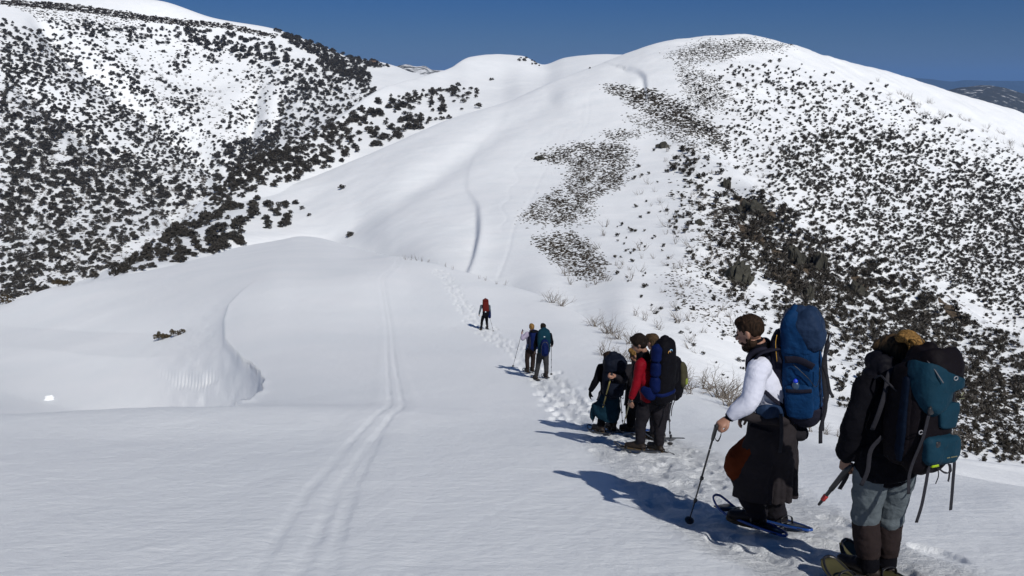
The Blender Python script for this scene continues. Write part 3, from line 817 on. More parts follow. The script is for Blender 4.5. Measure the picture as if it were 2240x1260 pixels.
# heath showing through thin snow: small flat tufts
def tuft_variant(seed):
    rng = np.random.default_rng(seed)
    V, Fq = clump(rng, np.array([0, 0, 0.06]), 0.42, 0.28, 11, 0.22)
    V[:, 0] *= 1.5; V2, F2 = V.copy(), Fq
    return V[:3], Fq[:1], V2, F2
TUFTS = [tuft_variant(500 + k) for k in range(6)]
def heath(sheet, poly, n, s0, s1, c=0.3, freq=0.05): return scatter(sheet, poly, int(n * 5.0), s0 * 0.6, s1 * 0.75, c, freq=freq, soft=9 if sheet is HILL else 2)
K_ = []
K_ += heath(HILL, [(1170, 345), (1240, 318), (1360, 313), (1385, 330), (1375, 375), (1352, 410), (1300, 430), (1290, 480), (1250, 492), (1200, 492), (1140, 478), (1172, 440), (1232, 410), (1255, 365)], 1300, 3, 7, 0.5, 0.06)
K_ += heath(HILL, [(1170, 522), (1250, 508), (1290, 535), (1322, 575), (1312, 612), (1270, 605), (1210, 570)], 420, 4, 8, 0.4, 0.06)
K_ += heath(HILL, [(1320, 186), (1430, 200), (1500, 232), (1590, 300), (1600, 330), (1530, 300), (1440, 262), (1370, 220)], 600, 3, 8, 0.4, 0.05)
K_ += heath(HILL, [(1480, 140), (1560, 165), (1600, 215), (1560, 250), (1510, 220)], 420, 2.5, 5, 0.3)
K_ += heath(HILL, [(1456, 122), (1540, 93), (1640, 88), (1740, 104), (1620, 116), (1580, 132), (1500, 136)], 520, 2.5, 5, 0.3)
K_ += heath(HILL, [(1370, 250), (1440, 262), (1560, 330), (1500, 320), (1400, 275)], 150, 3, 6, 0.4)
K_ += heath(HILL, [(1320, 292), (1390, 286), (1410, 300), (1330, 306)], 60, 3, 6, 0.2)
K_ += heath(HILL, [(1560, 430), (1690, 480), (1830, 600), (1850, 700), (1720, 640), (1600, 560), (1520, 520)], 520, 4, 11, 0.55, 0.04)
K_ += heath(HILL, [(1430, 600), (1560, 560), (1680, 680), (1640, 760), (1520, 700)], 160, 4, 9, 0.6, 0.04)
K_ += heath(HILL, [(1900, 620), (2050, 720), (2240, 850), (2240, 1000), (2100, 960), (1980, 800)], 420, 6, 13, 0.6, 0.03)
K_ += heath(MTN, [(0, 0), (120, 6), (230, 20), (340, 36), (420, 46), (500, 52), (610, 78), (600, 84), (490, 62), (400, 56), (300, 44), (180, 26), (0, 10)], 420, 4, 8, 0.0)
K_ += scatter(MTN, [(0, 60), (130, 110), (300, 250), (480, 380), (440, 500), (200, 612), (0, 660)], 2200, 3, 7, 0.3)
K_ += scatter(MTN, [(120, 60), (345, 70), (640, 130), (820, 205), (520, 380), (300, 200)], 1300, 2.5, 5, 0.6)
K_ += scatter(HILL, [(1560, 170), (1900, 200), (2240, 340), (2240, 1000), (1950, 900), (1700, 700), (1450, 420)], 2600, 3, 6, 0.5)
K_ += heath(MTN, [(20, 5), (330, 45), (300, 80), (80, 45)], 120, 3, 6, 0.5)
merge(K_, TUFTS, 'heath', [HEATH, HEATH], 'heath', 'brown alpine heath poking through thin snow on the hill crest and along the cut bank')

# bare soil patches lying on the slope, slightly proud of the snow
def patch(sheet, poly, m, name, thick=0.12, step=5.0):
    poly = np.array(poly, float); lo = poly.min(0) - step; hi = poly.max(0) + step
    xs = np.arange(lo[0], hi[0] + step, step); ys = np.arange(lo[1], hi[1] + step, step)
    closed = [tuple(p) for p in poly] + [tuple(poly[0])]
    idx = {}; V = []; Fq = []
    for j, y in enumerate(ys):
        for i_, x in enumerate(xs):
            d, s_, _ = seg_dist(np.array([x]), np.array([y]), closed)
            ins = False
            for (ax, ay), (bx, by) in zip(closed[:-1], closed[1:]):
                if (ay > y) != (by > y) and x < (bx - ax) * (y - ay) / (by - ay + 1e-12) + ax: ins = not ins
            h = (d[0] if ins else -d[0]) + 9 * (float(vnoise(x * 0.11, y * 0.17)) - 0.5)
            loc, n = sheet.hit(x, y)
            if loc is None: continue
            up = max(-0.5, min(1.0, h / 7.0))
            idx[(i_, j)] = len(V); V.append(tuple(loc + n * (thick * (up + 0.6 * (float(vnoise(x * 0.3, y * 0.3)) - 0.5)))))
    for j in range(len(ys) - 1):
        for i_ in range(len(xs) - 1):
            k = [(i_, j), (i_ + 1, j), (i_ + 1, j + 1), (i_, j + 1)]
            if all(q in idx for q in k): Fq.append([idx[q] for q in k])
    if not Fq: return
    o = bpy.data.objects.new(name, np_mesh(name, np.array(V), np.array(Fq), True, [m])); link(o); o['kind'] = 'structure'
    return o
for poly in ([(1688, 592), (1712, 586), (1738, 592), (1762, 626), (1742, 642), (1716, 624)], [(1690, 540), (1730, 556), (1790, 596), (1800, 620), (1750, 590), (1690, 556)],
             [(1600, 424), (1640, 436), (1700, 470), (1690, 486), (1630, 462)], [(1852, 590), (1890, 606), (1910, 640), (1870, 626)],
             [(2050, 650), (2090, 672), (2120, 715), (2080, 700)], [(1600, 478), (1650, 500), (1690, 540), (1640, 530)]):
    patch(HILL, poly, SOIL, 'bare_soil')

# rock outcrops
def rock_mesh(seed):
    """angular, upright, jointed slabs leaning together"""
    rng = np.random.default_rng(seed); bm = bmesh.new()
    for k in range(15):
        sx, sy, sz = 0.10 + 0.13 * rng.random(), 0.10 + 0.12 * rng.random(), 0.25 + 0.45 * rng.random()
        cx, cy = rng.normal() * 0.24, rng.normal() * 0.18; top = sz * (1.25 - abs(cx) * 1.3)
        vs = []
        for q in range(16):
            p = rng.random(3) * 2 - 1; p = p / (np.abs(p) ** 4).sum() ** 0.25
            vs.append(bm.verts.new((cx + p[0] * sx + p[2] * 0.05, cy + p[1] * sy, (p[2] * 0.5 + 0.3) * top)))
        r = bmesh.ops.convex_hull(bm, input=vs)
        bmesh.ops.delete(bm, geom=[g for g in r['geom_interior'] if isinstance(g, bmesh.types.BMVert)], context='VERTS')
    bmesh.ops.triangulate(bm, faces=bm.faces[:]); bmesh.ops.subdivide_edges(bm, edges=bm.edges[:], cuts=2, use_grid_fill=True)
    for v in bm.verts:
        v.co += Vector(rng.normal(size=3)) * 0.009
    me = bpy.data.meshes.new('rock_outcrop'); bm.to_mesh(me); bm.free(); me.materials.append(ROCK)
    return me
for k, (px, py, w, h, lab) in enumerate((
        (1452, 316, 26, 17, 'small grey rock alone on the upper open snow, above the sparse bushes'),
        (1588, 398, 24, 26, 'dark rock knob topmost of the outcrops among the scrub'),
        (1640, 448, 44, 44, 'craggy grey green outcrop with brown soil at its foot, second highest'),
        (1742, 552, 46, 62, 'tall dark outcrop with vertical cracks beside the largest soil patch'),
        (1790, 566, 40, 60, 'steep dark outcrop at the right of the tall cracked one'),
        (1616, 592, 54, 62, 'broad mossy outcrop standing lowest left among the scrub'),
        (1766, 634, 26, 44, 'narrow dark rock directly right of the brown soil patch'),
        (1528, 484, 20, 16, 'small dark stone amid bushes on the open snow left of the big outcrops'),
        (1185, 344, 26, 11, 'low dark rock at the left of the heath patch'),
        (1870, 628, 46, 40, 'dark lumpy outcrop on the rib above the blond hiker'))):
    loc, n = HILL.hit(px, py + h * 0.4)
    if loc is None: continue
    s = loc.y / FP
    o = bpy.data.objects.new('rock_outcrop', rock_mesh(40 + k)); link(o)
    o.location = loc; o.rotation_euler = (0, 0, k * 1.3); o.scale = (w * s * 1.15, w * s, h * s * 1.25)
    tag(o, lab, 'rock', 'rock outcrops on the right face')

# bare winter bushes
def bush_paths(seed, n=9, bend=0.5, depth=3, lean=0.0):
    rng = np.random.default_rng(seed); out = []
    def grow(p, d, L, r, lev):
        k = 5; pts = [p.copy()]; dd = d.copy()
        for i_ in range(k):
            dd = dd + rng.normal(size=3) * 0.20 * np.array([1, 1, 0.6]) + np.array([0, 0, 0.05])
            dd /= np.linalg.norm(dd); pts.append(pts[-1] + dd * L / k)
            if lev < depth and i_ >= 1 and rng.random() < 0.62:
                nd = dd + rng.normal(size=3) * 0.6; nd /= np.linalg.norm(nd)
                grow(pts[-1], nd, L * 0.55, r * (1 - 0.6 * i_ / k) * 0.6, lev + 1)
        out.append((np.array(pts), np.linspace(r, r * 0.35, k + 1)))
    for s in range(n):
        a = rng.random() * 6.28; sp = 0.35 + 0.8 * rng.random()
        d = np.array([math.cos(a) * sp + lean, math.sin(a) * sp * 0.6, 0.75]); d /= np.linalg.norm(d)
        b = np.array([rng.normal() * 0.12, rng.normal() * 0.08, -0.06])
        grow(b, d, 0.55 + 0.5 * rng.random(), 0.021, 1)
    return out
merge(BR_SRC, [stems_only(980 + k) for k in range(5)], 'bare_regrowth', [GREYTWIG, GREYTWIG], 'scrub', 'fine grey leafless regrowth between the dark crowns on the slopes')
BUSH = []
for k in range(7):
    v, f = tubes(bush_paths(900 + k, 12 + k % 4, lean=0.25), 4)
    BUSH.append(np_mesh('bare_bush', v, f, True, [TWIG]))
SB = []
for k in range(5):
    v, f = tubes(bush_paths(950 + k, 7, depth=2), 3)
    SB.append(np_mesh('bare_bush', v, f, True, [TWIG]))
near_b = [(1205, 662, 26, 'fan of bleached bare stems leftmost of those rooted along the snow crest'),
 (1228, 670, 24, 'bleached bare bush just right of the leftmost crest bush'),
 (1300, 700, 28, 'bleached bare bush beside the small dark shrubs on the crest'),
 (1330, 716, 34, 'grey bare bush on the crest between the pair of hikers and the trio'),
 (1352, 728, 32, 'grey bare bush with tangled twigs at the crest above the crouched hiker'),
 (1378, 738, 34, 'grey bare bush at the crest beside the dark haired head'),
 (1320, 778, 36, 'twisted bare bush poking out of the snow left of the navy pack'),
 (1350, 790, 34, 'spreading bare bush directly behind the navy pack'),
 (1382, 792, 34, 'bare bush between the navy pack and the dark haired man'),
 (1332, 792, 20, 'small twiggy bush half buried just above the navy pack'),
 (1500, 852, 38, 'pale bare bush just right of the olive bag'),
 (1510, 862, 22, 'low bare stems beside the olive bag at snow level'),
 (1497, 815, 34, 'forked bare bush on the crest above the olive bag'),
 (1545, 838, 48, 'tangled grey bush in the middle of the crest row'),
 (1572, 856, 58, 'large tangled grey bush in the crest row left of the white sleeve'),
 (1598, 876, 62, 'largest tangled bush directly left of the white sleeve'),
 (1585, 858, 46, 'bare bush behind the largest tangled bush near the white sleeve'),
 (1618, 886, 40, 'bare bush half hidden by the white sleeve'),
 (1770, 944, 30, 'low bare twigs right under the hanging straps of the blue pack'),
 (1805, 950, 24, 'low bare twigs between the blue pack and the black sleeve'),
 (1835, 956, 20, 'thin twigs beside the black sleeve at the snow crest'),
 (2098, 970, 34, 'spiky twigs right beside the teal pack')]
for k, (px, py, h, lab) in enumerate(near_b):
    loc, n = FG.hit(px, py)
    if loc is None or loc.y > 300: loc, n = FG.hit(px, py + 14)
    if loc is None:
        loc, n = HILL.hit(px, py)
    if loc is None: continue
    s = h * loc.y / FP / 0.95
    o = bpy.data.objects.new('bare_bush', BUSH[k % 7]); link(o)
    o.location = loc; o.rotation_euler = (0, 0, k * 0.9); o.scale = (s * 1.2, s * 1.2, s)
    tag(o, lab, 'bush', 'bare bushes along the snow crest')
for k, (px, py, s_) in enumerate(((888, 568, 12), (899, 569, 11), (912, 570, 13), (923, 572, 11), (936, 574, 10), (975, 584, 10), (990, 590, 9), (1048, 604, 9), (1062, 608, 11), (1085, 616, 10), (1105, 624, 12))):
    loc, n = FG.hit(px, py)
    if loc is None: loc, n = FG.hit(px, py + 6)
    if loc is None: continue
    o = bpy.data.objects.new('bare_bush', SB[k % 5]); link(o); o.location = loc; s = s_ * loc.y / FP; o.scale = (s * 0.7, s * 0.7, s * 1.2); o.rotation_euler = (0, 0, k)
    tag(o, ('short upright twigs on the far crest beside the end of the ski track' if px < 950 else 'sparse twigs on the snow crest above the farthest hiker'), 'bush', 'short twigs on the far crest' if px < 950 else 'sparse twigs on the crest')
B_ = scatter(HILL, [(1190, 600), (1330, 560), (1480, 480), (1560, 420), (1660, 700), (1660, 860), (1560, 800), (1400, 700)], 95, 11, 30, 0.2)
B_ += scatter(HILL, [(1340, 400), (1480, 320), (1560, 420), (1480, 500)], 28, 9, 15, 0.2)
B_ += scatter(HILL, [(1300, 490), (1330, 490), (1345, 560), (1310, 560)], 3, 20, 26, 0)
B_ += scatter(HILL, [(1900, 170), (2240, 310), (2240, 340), (1900, 200)], 50, 8, 13, 0.2)
individuals(B_, SB, 'bare_bush', 'bush', lambda px, py, s: ('small bare bush near the skyline of the right shoulder' if px > 1850 else 'small bare bush on the open snow face between the heath and the outcrops'), 'bare bushes on the hill face', parts=False)

# two leafy gum saplings half buried on the near slope at left
for px, py, s_, lab in ((357, 742, 32, 'bushy green brown gum half buried in the near slope, left of its neighbour'), (388, 734, 26, 'smaller loose gum right beside the bushy half buried one'), (138, 624, 30, 'brown domed gum peeking over the far left skyline of the near slope'), (12, 662, 34, 'low brown gum at the left end of the near slope skyline')):
    for dy_ in range(0, 40, 2):
        loc, n = FG.hit(px, py + dy_)
        if loc is not None and loc.y < 190: break
    rng = np.random.default_rng(px); VC = []; FCC = []; base = 0
    for q in range(8):
        V, Fq = clump(rng, np.array([(q / 7 - 0.5) * 1.0, rng.normal() * 0.12, 0.12 + 0.28 * rng.random()]), 0.17, 0.9, 60, 0.11)
        VC.append(V); FCC.append(Fq + base); base += len(V)
    r = bpy.data.objects.new('gum_sapling', None); link(r)
    c = bpy.data.objects.new('crown', np_mesh('crown', np.concatenate(VC), np.concatenate(FCC), False, [LEAFB])); link(c, r)
    tv, tf = tubes([(np.array([[0.1 * j - 0.3, 0, -0.1], [0.12 * j - 0.35, 0.02, 0.15], [0.15 * j - 0.4, 0, 0.34]]), np.array([0.018, 0.014, 0.008])) for j in range(6)], 5)
    t = bpy.data.objects.new('stem', np_mesh('stem', tv, tf, True, [BARK])); link(t, r)
    s = s_ * loc.y / FP * 1.05; r.location = loc; r.scale = (s, s, s * 1.0)
    tag(r, lab, 'tree', 'half buried gums on the near slope')

# fallen lump of snow at the left
loc, n = FG.hit(108, 874)
bm = bmesh.new(); bmesh.ops.create_icosphere(bm, subdivisions=4, radius=1)
for v in bm.verts:
    c = v.co; f = 1 + 0.35 * float(fbm(c.x * 1.6 + 3, c.y * 1.6 + c.z * 2, 4)); v.co = Vector((c.x * f, c.y * f * 0.8, c.z * f * 0.95))
me = bpy.data.meshes.new('snow_lump'); bm.to_mesh(me); bm.free(); me.materials.append(SNOW_FAR)
for p_ in me.polygons: p_.use_smooth = True
o = bpy.data.objects.new('snow_lump', me); link(o); o.location = loc; s = 12 * loc.y / FP; o.scale = (s, s, s)
tag(o, 'rounded lump of fallen snow lying on the lower left slope', 'snow lump')

# mountain hut on the far saddle
def box_bm(bm, c, s, rot=None):
    r = bmesh.ops.create_cube(bm, size=1.0)
    for v in r['verts']:
        p = Vector((v.co.x * s[0], v.co.y * s[1], v.co.z * s[2]))
        if rot is not None: p = rot @ p
        v.co = p + Vector(c)
    return r['verts']
def bm_obj(name, bm, m, parent=None, smooth=False, loc=None):
    me = bpy.data.meshes.new(name); bm.to_mesh(me); bm.free()
    for x in (m if isinstance(m, (list, tuple)) else [m]): me.materials.append(x)
    if smooth:
        for p_ in me.polygons: p_.use_smooth = True
    o = bpy.data.objects.new(name, me); link(o, parent)
    if loc is not None: o.location = loc
    return o
loc, n = MTN.hit(815, 140)
if loc:
    hut = bpy.data.objects.new('mountain_hut', None); link(hut); hut.location = loc
    tag(hut, 'small brown timber hut on the snowy saddle below the wooded ridge', 'hut')
    w = 13 * loc.y / FP
    HW = mat('hut_timber', (0.20, 0.12, 0.07), 0.8, 0.3, 1.0); HR = mat('hut_roof', (0.16, 0.10, 0.07), 0.6, 0.2, 1.0); HG = mat('hut_glass', (0.02, 0.03, 0.04), 0.1, 0.1, 1.0)
    bm = bmesh.new(); box_bm(bm, (0, 0, w * 0.14), (w, w * 0.6, w * 0.36)); bm_obj('wall', bm, HW, hut)
    bm = bmesh.new()
    vs = [bm.verts.new(p) for p in ((-w * .55, -w * .36, w * .32), (w * .55, -w * .36, w * .32), (w * .55, w * .36, w * .32), (-w * .55, w * .36, w * .32), (-w * .55, 0, w * .52), (w * .55, 0, w * .52))]
    for f in ((0, 1, 5, 4), (2, 3, 4, 5), (1, 2, 5), (3, 0, 4), (3, 2, 1, 0)): bm.faces.new([vs[i_] for i_ in f])
    bm_obj('roof', bm, HR, hut)
    for sx in (-0.28, 0.05, 0.32):
        bm = bmesh.new(); box_bm(bm, (sx * w, -w * 0.305, w * 0.18), (w * 0.12, 0.05, w * 0.1)); bm_obj('window', bm, HG, hut)

# thin mountain air: only the far ranges fade through it
HZ = bpy.data.materials.new('haze_air'); HZ.use_nodes = True
hn = HZ.node_tree; hn.nodes.remove(hn.nodes['Principled BSDF'])
pv = hn.nodes.new('ShaderNodeVolumePrincipled'); pv.inputs['Color'].default_value = (0.25, 0.50, 1.0, 1); pv.inputs['Density'].default_value = 6e-5
hn.links.new(pv.outputs[0], hn.nodes['Material Output'].inputs['Volume'])
bm = bmesh.new(); box_bm(bm, (0, 12000, 135), (70000, 70000, 932)); ho = bm_obj('haze', bm, HZ); ho['kind'] = 'stuff'; ho['label'] = 'thin blue mountain air over the far ranges'

# ================================================================== people and their gear
def Vn(a): return np.asarray(a, float)
def unit(a):
    a = Vn(a); return a / (np.linalg.norm(a) + 1e-12)

class Bld:
    """collects closed shapes (kept apart, overlapping) for one mesh"""
    def __init__(self): self.V = []; self.F = []; self.n = 0
    def add(self, V, F):
        self.V.append(Vn(V)); self.F += [tuple(int(i) + self.n for i in f) for f in F]; self.n += len(V); return self
    def tube(self, pts, rad, side=(1, 0, 0), seg=14, res=4, pw=2.0, cap=True):
        """swept superellipse; rad entries r or (r_side, r_other); smooth along the path"""
        pts = Vn(pts); rad = np.array([(r, r) if np.isscalar(r) else r for r in rad], float)
        n = len(pts); k = np.arange(n)
        tt = np.linspace(0, n - 1, (n - 1) * res + 1)
        if n > 2:
            # Catmull-Rom
            ext = np.vstack([2 * pts[0] - pts[1], pts, 2 * pts[-1] - pts[-2]])
            i = np.minimum(tt.astype(int), n - 2); u = (tt - i)[:, None]
            p0, p1, p2, p3 = ext[i], ext[i + 1], ext[i + 2], ext[i + 3]
            C = 0.5 * ((2 * p1) + (-p0 + p2) * u + (2 * p0 - 5 * p1 + 4 * p2 - p3) * u ** 2 + (-p0 + 3 * p1 - 3 * p2 + p3) * u ** 3)
        else: C = pts[0] + (pts[1] - pts[0]) * tt[:, None]
        Rr = pchip(k, rad, tt)
        T = np.gradient(C, axis=0); T /= np.linalg.norm(T, axis=1)[:, None] + 1e-12
        if cap:
            e0 = min(Rr[0]); e1 = min(Rr[-1]); cc = []; rr = []; tg = []
            for a in (0.0, 0.45, 0.8): cc.append(C[0] - T[0] * e0 * 0.7 * (1 - a)); rr.append(Rr[0] * [0.25, 0.66, 0.9][int(a * 2.4)]); tg.append(T[0])
            ce = []; re_ = []; te = []
            for a in (0.8, 0.45, 0.0): ce.append(C[-1] + T[-1] * e1 * 0.7 * (1 - a)); re_.append(Rr[-1] * [0.25, 0.66, 0.9][int(a * 2.4)]); te.append(T[-1])
            C = np.vstack([cc, C, ce]); Rr = np.vstack([rr, Rr, re_]); T = np.vstack([tg, T, te])
        S = Vn(side); A = S[None, :] - (T @ S)[:, None] * T; A /= np.linalg.norm(A, axis=1)[:, None] + 1e-12
        B = np.cross(T, A)
        an = np.linspace(0, 2 * np.pi, seg, endpoint=False)
        ca = np.sign(np.cos(an)) * np.abs(np.cos(an)) ** (2 / pw); sa = np.sign(np.sin(an)) * np.abs(np.sin(an)) ** (2 / pw)
        ring = C[:, None, :] + Rr[:, 0, None, None] * ca[None, :, None] * A[:, None, :] + Rr[:, 1, None, None] * sa[None, :, None] * B[:, None, :]
        m = len(C); F = []
        for a in range(m - 1):
            for j in range(seg):
                q = a * seg + j; w = a * seg + (j + 1) % seg
                F.append((q, w, w + seg, q + seg))
        F.append(tuple(range(seg - 1, -1, -1))); F.append(tuple((m - 1) * seg + j for j in range(seg)))
        return self.add(ring.reshape(-1, 3), F)
    def ell(self, c, r, ax=None, e=2.0, nu=16, nv=10):
        """ellipsoid / superellipsoid; ax rows = local axes"""
        ax = np.eye(3) if ax is None else Vn(ax)
        V = [(0, 0, -1)]
        for i in range(1, nv):
            ph = -math.pi / 2 + math.pi * i / nv
            for j in range(nu):
                th = 2 * math.pi * j / nu
                V.append((math.cos(ph) * math.cos(th), math.cos(ph) * math.sin(th), math.sin(ph)))
        V.append((0, 0, 1)); V = Vn(V)
        if e != 2.0:
            nrm = (np.abs(V) ** e).sum(1) ** (1 / e); V = V / nrm[:, None]
        F = []
        for j in range(nu): F.append((0, 1 + (j + 1) % nu, 1 + j))
        for i in range(nv - 2):
            for j in range(nu):
                a = 1 + i * nu + j; b = 1 + i * nu + (j + 1) % nu
                F.append((a, b, b + nu, a + nu))
        L = len(V) - 1
        for j in range(nu): F.append((L, L - nu + j, L - nu + (j + 1) % nu))
        return self.add((V * Vn(r)) @ ax + Vn(c), F)
    def ribbon(self, pts, w, side, th=0.002, res=5):
        return self.tube(pts, [(w / 2, th)] * len(pts), side=side, seg=8, res=res, pw=6, cap=False)
    def slab(self, outline, z0, z1, ax, o):
        """prism from 2-D outline"""
        ax = Vn(ax); o = Vn(o); n = len(outline)
        V = [o + ax[0] * x + ax[1] * y + ax[2] * z0 for x, y in outline] + [o + ax[0] * x + ax[1] * y + ax[2] * z1 for x, y in outline]
        F = [tuple(range(n - 1, -1, -1)), tuple(range(n, 2 * n))] + [(i, (i + 1) % n, n + (i + 1) % n, n + i) for i in range(n)]
        return self.add(V, F)
    def obj(self, name, m, parent=None, base=(0, 0, 0), voxel=None, smooth=2, folds=0.0, fsize=0.12, sub=0):
        V = np.concatenate(self.V) - Vn(base)
        me = bpy.data.meshes.new(name); me.from_pydata([tuple(p) for p in V], [], self.F); me.materials.append(m)
        me.polygons.foreach_set('use_smooth', [True] * len(me.polygons)); me.update()
        o = bpy.data.objects.new(name, me); link(o, parent)
        if parent is None: o.location = base
        if voxel:
            r = o.modifiers.new('union', 'REMESH'); r.mode = 'VOXEL'; r.voxel_size = voxel; r.use_smooth_shade = True
            if smooth:
                s = o.modifiers.new('soften', 'SMOOTH'); s.factor = 0.5; s.iterations = smooth
        elif sub:
            s = o.modifiers.new('sub', 'SUBSURF'); s.levels = sub; s.render_levels = sub
        if folds:
            key = 'folds%g' % fsize
            tx = bpy.data.textures.get(key)
            if tx is None:
                tx = bpy.data.textures.new(key, 'CLOUDS'); tx.noise_scale = fsize; tx.noise_depth = 2
            d = o.modifiers.new('folds', 'DISPLACE'); d.texture = tx; d.strength = folds; d.mid_level = 0.5; d.texture_coords = 'GLOBAL'
        return o

SKIN = mat('skin', (0.27, 0.14, 0.095), 0.55, 0.12, 12, spec=0.4)
SKIND = mat('skin_tanned', (0.20, 0.105, 0.07), 0.55, 0.12, 12, spec=0.4)
def hairmat(name, c1, c2):
    m = bpy.data.materials.new(name); nt, b = nodes_of(m)
    tc = nt.nodes.new('ShaderNodeTexCoord'); mp = nt.nodes.new('ShaderNodeMapping'); mp.inputs['Scale'].default_value = (90, 90, 9)
    n = nt.nodes.new('ShaderNodeTexNoise'); n.inputs['Scale'].default_value = 1.0; n.inputs['Detail'].default_value = 4
    nt.links.new(tc.outputs['Object'], mp.inputs[0]); nt.links.new(mp.outputs[0], n.inputs['Vector'])
    r = ramp(nt, n.outputs['Fac'], [(0.35, c1), (0.65, c2)]); nt.links.new(r.outputs[0], b.inputs['Base Color'])
    b.inputs['Roughness'].default_value = 0.75; b.inputs['Specular IOR Level'].default_value = 0.06
    bump(nt, b, n.outputs['Fac'], 0.7, 0.006)
    return m
HAIR_DARK = hairmat('hair_dark', (0.006, 0.005, 0.005), (0.018, 0.013, 0.010))
HAIR_BROWN = hairmat('hair_brown', (0.010, 0.007, 0.005), (0.034, 0.020, 0.013))
HAIR_BLOND = hairmat('hair_blond', (0.06, 0.033, 0.012), (0.30, 0.17, 0.055))
HAIR_LIGHT = hairmat('hair_light_brown', (0.022, 0.015, 0.009), (0.075, 0.048, 0.026))
BLACK = cloth('black_cloth', (0.004, 0.004, 0.006))
BLACK2 = cloth('black_nylon', (0.006, 0.006, 0.009), 0.3, rough=0.6)
CHAR = cloth('charcoal_cloth', (0.013, 0.012, 0.015))
BOOT = mat('boot_leather', (0.014, 0.009, 0.007), 0.6, 0.4, 25, 0.5, 60, 0.003)
SOLE = mat('boot_sole', (0.060, 0.040, 0.020), 0.8, 0.2, 20)
WEB = mat('webbing', (0.011, 0.011, 0.016), 0.8, 0.25, 80, 0.4, 300, 0.001)
METAL = mat('brushed_metal', (0.45, 0.45, 0.47), 0.35, 0.1, 30, metal=1.0)
PLAST = mat('black_plastic', (0.012, 0.012, 0.014), 0.4, 0.2, 20, spec=0.5)

def frame(fwd, up=(0, 0, 1)):
    f = unit(fwd); s = unit(np.cross(f, Vn(up))); u = np.cross(s, f)     # side = right-hand side
    return f, s, u

def head_prims(b, c, f, s, u, k=1.0, nose=True):
    c = Vn(c)
    ax = [s, f, u]
    b.ell(c + (u * 0.028 - f * 0.012) * k, (0.076 * k, 0.096 * k, 0.088 * k), ax)              # skull
    b.ell(c + (-u * 0.040 + f * 0.030) * k, (0.060 * k, 0.062 * k, 0.074 * k), ax)             # face
    b.ell(c + (-u * 0.092 + f * 0.048) * k, (0.040 * k, 0.036 * k, 0.026 * k), ax)             # chin
    b.ell(c + (-u * 0.070 + f * 0.005) * k, (0.056 * k, 0.050 * k, 0.034 * k), ax)             # jaw
    b.ell(c + (u * 0.018 + f * 0.074) * k, (0.052 * k, 0.018 * k, 0.012 * k), ax)              # brow
    if nose:
        b.tube([c + (u * 0.010 + f * 0.082) * k, c + (-u * 0.012 + f * 0.096) * k, c + (-u * 0.032 + f * 0.108) * k], [0.008 * k, 0.010 * k, 0.014 * k], side=s, seg=8)
        b.ell(c + (-u * 0.058 + f * 0.090) * k, (0.024 * k, 0.010 * k, 0.007 * k), ax)         # upper lip
        b.ell(c + (-u * 0.068 + f * 0.087) * k, (0.021 * k, 0.010 * k, 0.006 * k), ax)         # lower lip
    for sg in (-1, 1):
        b.ell(c + (s * sg * 0.077 - u * 0.006 - f * 0.010) * k, (0.011 * k, 0.020 * k, 0.032 * k), [unit(s + f * 0.3 * sg), unit(f - s * 0.3 * sg), u])
        b.ell(c + (s * sg * 0.038 - u * 0.028 + f * 0.066) * k, (0.020 * k, 0.016 * k, 0.014 * k), ax)  # cheek

def hair_prims(b, c, f, s, u, k=1.0, low=0.0, top=0.0):
    c = Vn(c); ax = [s, f, u]
    b.ell(c + (u * 0.040 - f * 0.018) * k, (0.086 * k, 0.102 * k, (0.090 + top) * k), ax)
    b.ell(c + (-u * (0.005 + low) - f * 0.045) * k, (0.080 * k, 0.068 * k, (0.070 + low) * k), ax)
    b.ell(c + (u * 0.085 + f * 0.045) * k, (0.062 * k, 0.050 * k, 0.040 * k), ax)

def hand_prims(b, wrist, d, back, curl=0.9, k=1.0, thumb=1, spread=0.25):
    """wrist, pointing direction, back-of-hand normal; curled fingers close towards the palm"""
    w = Vn(wrist); d = unit(d); n = unit(Vn(back) - np.dot(back, d) * d); s = np.cross(d, n) * thumb
    b.tube([w - d * 0.02 * k, w + d * 0.04 * k, w + d * 0.085 * k], [(0.026 * k, 0.020 * k), (0.038 * k, 0.016 * k), (0.040 * k, 0.013 * k)], side=s, seg=12)
    for i, (off, L, r) in enumerate(((-0.030, 0.072, 0.0092), (-0.010, 0.080, 0.0098), (0.011, 0.076, 0.0096), (0.031, 0.062, 0.0086))):
        p = w + d * (0.082 - abs(off) * 0.15) * k + s * off * k * -1.0
        a = 0.25; pts = [p - d * 0.012 * k, p]
        dd = d
        for j, seg_ in enumerate((0.45, 0.32, 0.25)):
            a = curl * (0.75 + 0.07 * i) * (1.0 if j else 0.75)
            dd = dd * math.cos(a) - np.cross(np.cross(dd, n), dd) * math.sin(a) if False else (dd * math.cos(a) + (-n) * math.sin(a))
            dd = unit(dd); nn = unit(n - np.dot(n, dd) * dd); n_ = n
            p = p + dd * L * seg_ * k; pts.append(p)
            n = nn
        n = unit(Vn(back) - np.dot(back, d) * d)
        b.tube(pts, [r * k] * 2 + [r * k, r * 0.93 * k, r * 0.8 * k], side=s, seg=8, res=2)
    t0 = w + d * 0.025 * k + s * 0.028 * k
    b.tube([t0, t0 + (d * 0.03 + s * 0.020 - n * 0.012) * k, t0 + (d * 0.055 + s * 0.016 - n * 0.032) * k, t0 + (d * 0.070 + s * 0.004 - n * 0.045) * k],
           [0.013 * k, 0.0125 * k, 0.011 * k, 0.0095 * k], side=n, seg=8, res=2)

